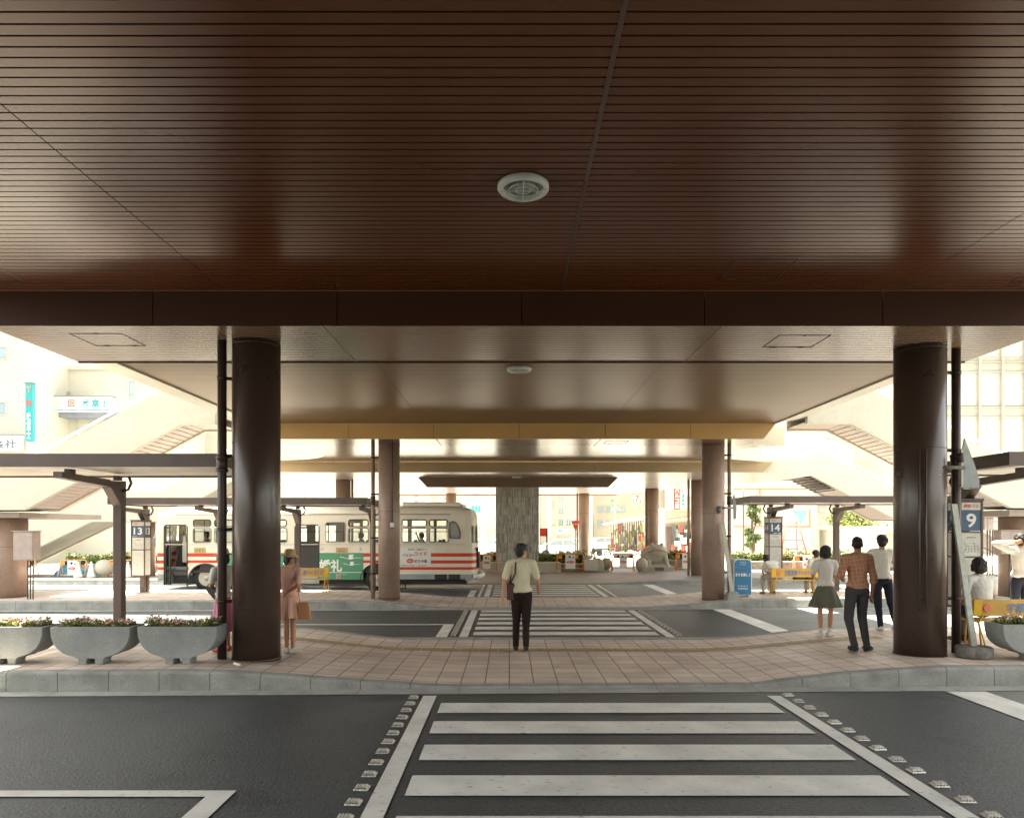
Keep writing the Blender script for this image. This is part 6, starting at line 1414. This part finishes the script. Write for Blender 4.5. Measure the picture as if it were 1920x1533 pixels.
sign('narrow white sign with red dots left of the tall red sign', 1256, 1261, 916, 955, 48, M['white'], [('カメラ', 1258.5, 935, 3, 34, M['red'], True)])
sign('pale vertical sign with blue characters right of the tall red sign', 1275, 1283, 916, 953, 48, M['offwhite'], [('武道具店', 1279, 934, 6, 33, mat('blue_ink', (.05,.16,.26)), True)])
for px, lab in ((1277, 'small bright red banner hanging at the shop front'), (1262, 'red and white banner low at the shop left of the hedge'), (1281, 'red and white banner low at the shop above the hedge')):
    s = MB(); a, c = (982, 997) if 'bright' in lab else (1022, 1038); s.box(PX(px-3,47), PX(px+3,47), 47, 47.03, PZ(c,47), PZ(a,47)); o = s.build('banner', M['red'], off=Vector((PX(px,47),47,PZ(c,47)))); tag(o, lab, 'banner')
# right low building with red outline
t = building('low cream building outlined in red behind the right shelter', 1375, 1532, 46, PZ(915,46), wall=concw, wins=[(1474,1500,990,1030,bluew,2),(1507,1526,990,1026,bluew,2),(1380,1392,1000,1004,greyw2)])
Y = 45.98; s = MB()
for a in ((1375,1532,915,917.2),(1375,1520,986,988),(1424,1426,917.3,985.9),(1517.5,1519.5,955,985.9)): s.box(PX(a[0],Y), PX(a[1],Y), Y-.05, Y-.003, PZ(a[3],Y), PZ(a[2],Y))
s.build('red_outline', flat('faded_red_band', (.62,.20,.15)), t)
s = MB(); s.prism([(PX(1484,Y),PZ(957,Y)),(PX(1515,Y),PZ(957,Y)),(PX(1503,Y),PZ(983,Y)),(PX(1493,Y),PZ(980,Y)),(PX(1497,Y),PZ(972,Y))], Y-.045, Y-.004); s.build('painted_swoosh', mat('faded_teal_paint', (.16,.42,.38)), t)
building('white flat-roofed building behind the two men, partly behind trees', 1533, 1600, 52, PZ(945,52), wall=greywall, wins=[(1537,1546,952,958,greyw2)])
t = building('white storage container behind the men by the right column', 1576, 1662, 44, PZ(993,44), depth=3, wall=lightwall, wins=[(1583,1600,1003,1006,greyw2),(1630,1650,998,1004,greyw2)])
building('brownish low building behind the big right column', 1655, 1700, 46, PZ(1000,46), wall=mat('brownish_wall', (.33,.27,.22)), wins=[(1661,1664,982,998,M['shelter'])], base=0)
building('pale billboard building above the right stairs', 1440, 1600, 62, PZ(770,62), wall=lightwall, wins=[(1585,1588,838,858,greyw2),(1610,1620,848,856,greyw2)])
sign('white billboard with faded red characters above the right stairs', 1508, 1566, 813, 838, 60, M['white'], [('カワチ薬品', 1540, 825, 52, 10, flat('faded_red_ink', (.70,.22,.18)), False), ('ビル', 1527, 816, 18, 4, M['teal'], False)])
offw = []
for r_, (a, c) in enumerate(((560,668),(698,760),(782,882),(905,975))):
    for k in range(-1, 5): offw.append((1797+k*43, 1829+k*43, a, c, greyw2 if r_ != 3 else bluew, 1))
t = building('large pale office block with a grid of tall windows at the right', 1690, 2080, 60, PZ(480,60), wall=concw, wins=offw, depth=20)
s = MB(); Y = 59.98
for yy in (679, 698, 763, 782): s.box(PX(1690,Y), PX(2080,Y), Y-.18, Y-.003, PZ(yy+1,Y), PZ(yy-.5,Y))
for k in range(0, 7): s.box(PX(1789+k*43,Y), PX(1793+k*43,Y), Y-.30, Y-.181, 0, PZ(490,Y))
s.build('facade_rib', greywall, t)
building('far pale apartment block on the right', 2090, 2600, 62, 16, wall=concw, wins=[(2120+k*60, 2150+k*60, 800, 850, greyw2) for k in range(6)])
building('far pale apartment block beyond the left edge', -760, -270, 46, 15, wall=greywall, wins=[(-700+k*60, -670+k*60, 760, 800, bluew) for k in range(6)])
building('wide pale building across the far end', 1313, 1374, 58, PZ(880,58), wall=concw, wins=[(1325,1335,930,945,greyw2),(1345,1355,930,945,greyw2),(1363,1368,1000,1020,bluew)])
# station building behind the camera, closing the deck
t = thing('station_building', 'large station building behind the viewer', 'building', (0, -30, 0)); s = MB(); s.box(-24, 24, -31, -30, 0, 9); s.build('wall', greywall, t)
# ------------------------------------------------------------------ trees
def tree(px, Y, z0, h, rw, label, n=2600, seed=1, slim=False, leafm=('leaf1','leaf2')):
    random.seed(seed); X_ = PX(px, Y); t = thing('tree', label, 'tree', (X_, Y, 0), group='trees beyond the right shelter')
    s = MB(); s.tube([(X_, Y, -.05), (X_+.05, Y, h*.3), (X_-.03, Y, h*.6), (X_+.02, Y, h*.92)], [.13, .10, .07, .02], 8)
    cl = []
    for k in range(9):
        a = random.uniform(0, 2*math.pi); zz = z0+(h-z0)*random.uniform(.05, .9); r_ = rw*(.75 if not slim else 1-zz/h*.6)*random.uniform(.45, .95)
        e = Vector((X_+math.cos(a)*r_, Y+math.sin(a)*r_, zz+.25)); s.tube([(X_, Y, max(.4, zz-.5)), (X_*.5+e.x*.5, Y*.5+e.y*.5, zz-.05), e], [.05, .035, .012], 6); cl.append(e)
    s.build('trunk', M['bark'], t)
    for k in range(12): 
        zz = z0+(h-z0)*random.random(); q = rw*(math.sin(min(1, (zz-z0)/(h-z0))*math.pi)**.5 if not slim else 1-(zz-z0)/(h-z0)*.85)
        a = random.uniform(0, 2*math.pi); cl.append(Vector((X_+math.cos(a)*q*.7, Y+math.sin(a)*q*.7, zz)))
    def fn():
        c = random.choice(cl); return (c.x+random.gauss(0,rw*.20), c.y+random.gauss(0,rw*.20), min(h+.2, c.z+random.gauss(0,rw*.17))), M[random.choice(leafm)]
    leaves(n, fn, .10).build('crown', None, t)
tree(1612, 46, 1.2, PZ(950,46), 1.5, 'leafy green tree behind the right shelter post', seed=3)
tree(1584, 47, 1.2, PZ(958,47), 1.2, 'smaller green tree left of the leafy one behind the shelter', seed=4)
tree(1411, 41, 1.0, PZ(934,41), .5, 'slender dark green conifer beside the lamp post', n=1800, seed=5, slim=True, leafm=('leaf1','leaf1'))
# ------------------------------------------------------------------ vehicles
def car(px, Y, rz, body_m, label):
    t = thing('parked_car', label, 'car', (PX(px,Y), Y, 0), rz, group='distant cars'); o0 = Z0
    s = MB(); sec = [(-2.1,.35),(-2.1,.75),(-1.9,.88),(-1.25,.93),(-.75,1.33),(.65,1.36),(1.25,.95),(1.95,.86),(2.1,.70),(2.1,.35)]
    s.prism(sec, -.78, .78); s.build('body', body_m, t, off=o0)
    s = MB(); g = [(-1.12,.94),(-.70,1.28),(-.05,1.30),(-.05,.94)]; g2 = [(.02,.94),(.02,1.30),(.60,1.30),(1.08,.94)]
    for y0, y1 in ((-.79,-.781),(.781,.79)): s.prism(g, y0, y1); s.prism(g2, y0, y1)
    s.build('window', M['winglass'], t, off=o0)
    for x_ in (-1.3, 1.3):
        for y_ in (-.80, .62):
            s = MB(); s.rings([[(x_+.31*math.cos(2*math.pi*j/20)*q, yy, .31+.31*math.sin(2*math.pi*j/20)*q) for j in range(20)] for yy, q in ((y_-.0,.9),(y_+.02,1),(y_+.16,1),(y_+.18,.9))], smooth=True); s.build('wheel', M['black'], t, off=o0)
    for y_ in (-.55, .40): s = MB(); s.box(2.09, 2.12, y_, y_+.18, .62, .74); s.build('headlight', M['white'], t, off=o0)
car(1052, 52, R(8), mat('silver_car_paint', (.45,.47,.48), .3, .3), 'silver car far beyond the planting right of the stone pillar'); car(1082, 60, R(170), M['white'], 'white car farther off, left of the column with the red triangle'); car(1128, 66, R(20), M['white'], 'white car in the middle distance right of the far column')
car(912, 56, R(0), M['white'], 'pale car behind the rear of the bus')
def bike(px, Y, rz, label, m_='white'):
    t = thing('motorcycle', label, 'motorcycle', (PX(px,Y), Y, 0), rz, group='parked motorcycles')
    for x_ in (-.62, .62):
        s = MB(); s.tube([(x_+.27*math.cos(2*math.pi*j/20), 0, .29+.27*math.sin(2*math.pi*j/20)) for j in range(21)], .045, 8); s.tube([(x_, -.05, .29), (x_, .05, .29)], .06, 8); s.build('wheel', M['black'], t, off=Z0)
    s = MB(); s.ell((.05,0,.70), (.30,.13,.14)); s.ell((.0,0,.42), (.24,.14,.18)); s.tube([(.62,0,.3), (.48,0,.9)], .035, 8); s.tube([(-.62,0,.3), (-.1,0,.45)], .03, 8); s.build('frame', M[m_], t, off=Z0)
    s = MB(); s.ell((-.35,0,.74), (.32,.12,.06)); s.build('seat', M['black'], t, off=Z0)
    s = MB(); s.tube([(.42,-.33,.98), (.47,0,.95), (.42,.33,.98)], .018, 6); s.ell((.55,0,.85), (.08,.09,.09)); s.build('handlebar', M['steel'], t, off=Z0)
bike(1488, 42, R(25), 'black and white motorcycle parked behind the hedge under the ladder'); bike(1124, 48, R(200), 'small dark motorcycle in the distance right of the far column', 'black'); bike(1452, 43, R(-160), 'dark motorcycle beside the pale grey pole', 'black')

# ------------------------------------------------------------------ street clutter far off
def upole(px, Y, h, label):
    t = thing('utility_pole', label, 'pole', (PX(px,Y), Y, 0), group='concrete utility poles in the far street'); X_ = PX(px,Y)
    s = MB(); s.tube([(X_,Y,-.05),(X_,Y,h)], [.17,.11], 10); s.build('shaft', concw, t)
    for z in (h-.5, h-1.1): s = MB(); s.box(X_-.9, X_+.9, Y-.14, Y-.06, z, z+.1); s.build('crossarm', M['steel'], t)
    s = MB(); s.cyl(X_+.35, Y-.05, h-2.4, h-1.6, .22, 12); s.build('transformer', M['steel'], t)
    return X_, Y, h
poles = [upole(1030, 52, 9, 'far utility pole right of the stone pillar'), upole(1098, 60, 9, 'far utility pole behind the column with the red triangle'), upole(1152, 68, 9, 'far utility pole above the arcade'), upole(905, 50, 8.5, 'far utility pole between the bus and the stone pillar'), upole(1228, 62, 9, 'far utility pole left of the red vertical sign')]
def wires(a, c, label):
    t = thing('power_cables', label, 'cables', (a[0], a[1], a[2]-.5))
    for dx in (-.8, -.3, .3, .8):
        s = MB(); pts = []
        for i in range(9): u = i/8; pts.append((a[0]+(c[0]-a[0])*u+dx, a[1]+(c[1]-a[1])*u-.1, a[2]-.4+(c[2]-a[2])*u-1.2*u*(1-u)))
        s.tube(pts, .022, 4); s.build('cable', M['darkmetal'], t)
wires(poles[0], poles[1], 'power cables from the pole beside the pillar to the next one'); wires(poles[1], poles[2], 'power cables from the middle pole to the pole above the arcade'); wires(poles[2], poles[4], 'power cables from the arcade pole to the pole by the red sign'); wires(poles[3], poles[0], 'power cables passing behind the stone pillar')
def add_windows(lbl, grid, mt=None):
    for o in list(sc.objects):
        if o.type == 'EMPTY' and o.get('label', '') == lbl:
            Y = o.location.y
            for a, c, t0, t1 in grid:
                fr = MB(); xa, xb, zb, zt = PX(a,Y), PX(c,Y), PZ(t1,Y), PZ(t0,Y); fw = .05
                fr.box(xa-fw, xb+fw, Y-.08, Y-.002, zt, zt+fw); fr.box(xa-fw, xb+fw, Y-.12, Y-.002, zb-fw, zb); fr.box(xa-fw, xa, Y-.08, Y-.002, zb+.001, zt-.001); fr.box(xb, xb+fw, Y-.08, Y-.002, zb+.001, zt-.001); fr.box((xa+xb)/2-.02, (xa+xb)/2+.02, Y-.06, Y-.003, zb+.001, zt-.001)
                f_ = fr.build('window', frame_m, o); q = MB(); q.box(xa+.001, xb-.001, Y-.02, Y-.004, zb+.001, zt-.001); q.build('pane', mt or random.choice([bluew, greyw2, greyw2]), f_, off=Vector(o.location))
add_windows('large cream block right of the stone pillar', [(1034+k*14, 1042+k*14, y, y+11) for k in range(5) for y in (930, 952, 974)])
add_windows('pale block with teal window grid left of the stone pillar', [(885+k*13, 893+k*13, y, y+9) for k in range(4) for y in (966, 983, 1000)])
add_windows('white block with small dark windows above the bus', [(712+k*14, 720+k*14, y, y+8) for k in range(4) for y in (926, 942)])
add_windows('wide pale building across the far end', [(1318+k*14, 1326+k*14, y, y+12) for k in range(4) for y in (955, 985)])
add_windows('low cream building outlined in red behind the right shelter', [(1383+k*12, 1391+k*12, 1000, 1016) for k in range(1, 3)]+[(1440, 1455, 996, 1016)])
add_windows('tall cream office block at the left edge', [(-40, -20, 860, 885), (5, 25, 860, 885), (-40,-20,700,722)])
sign('pale shop fascia board with teal and red characters low in the far street', 1042, 1076, 990, 999, 64, M['offwhite'], [('電気', 1052, 994.5, 10, 6, M['teal'], False), ('カメラ', 1067, 994.5, 14, 6, M['red'], False)])
sign('faded red and white shop sign behind the third-row column', 1318, 1346, 966, 976, 57, M['offwhite'], [('ホテル', 1332, 971, 22, 7, M['red'], False)])
sign('narrow green sign standing in the far street', 1147, 1151, 938, 962, 66, mat('faded_green_sign', (.10,.34,.22)), [('薬局', 1149, 950, 3, 18, M['white'], True)])
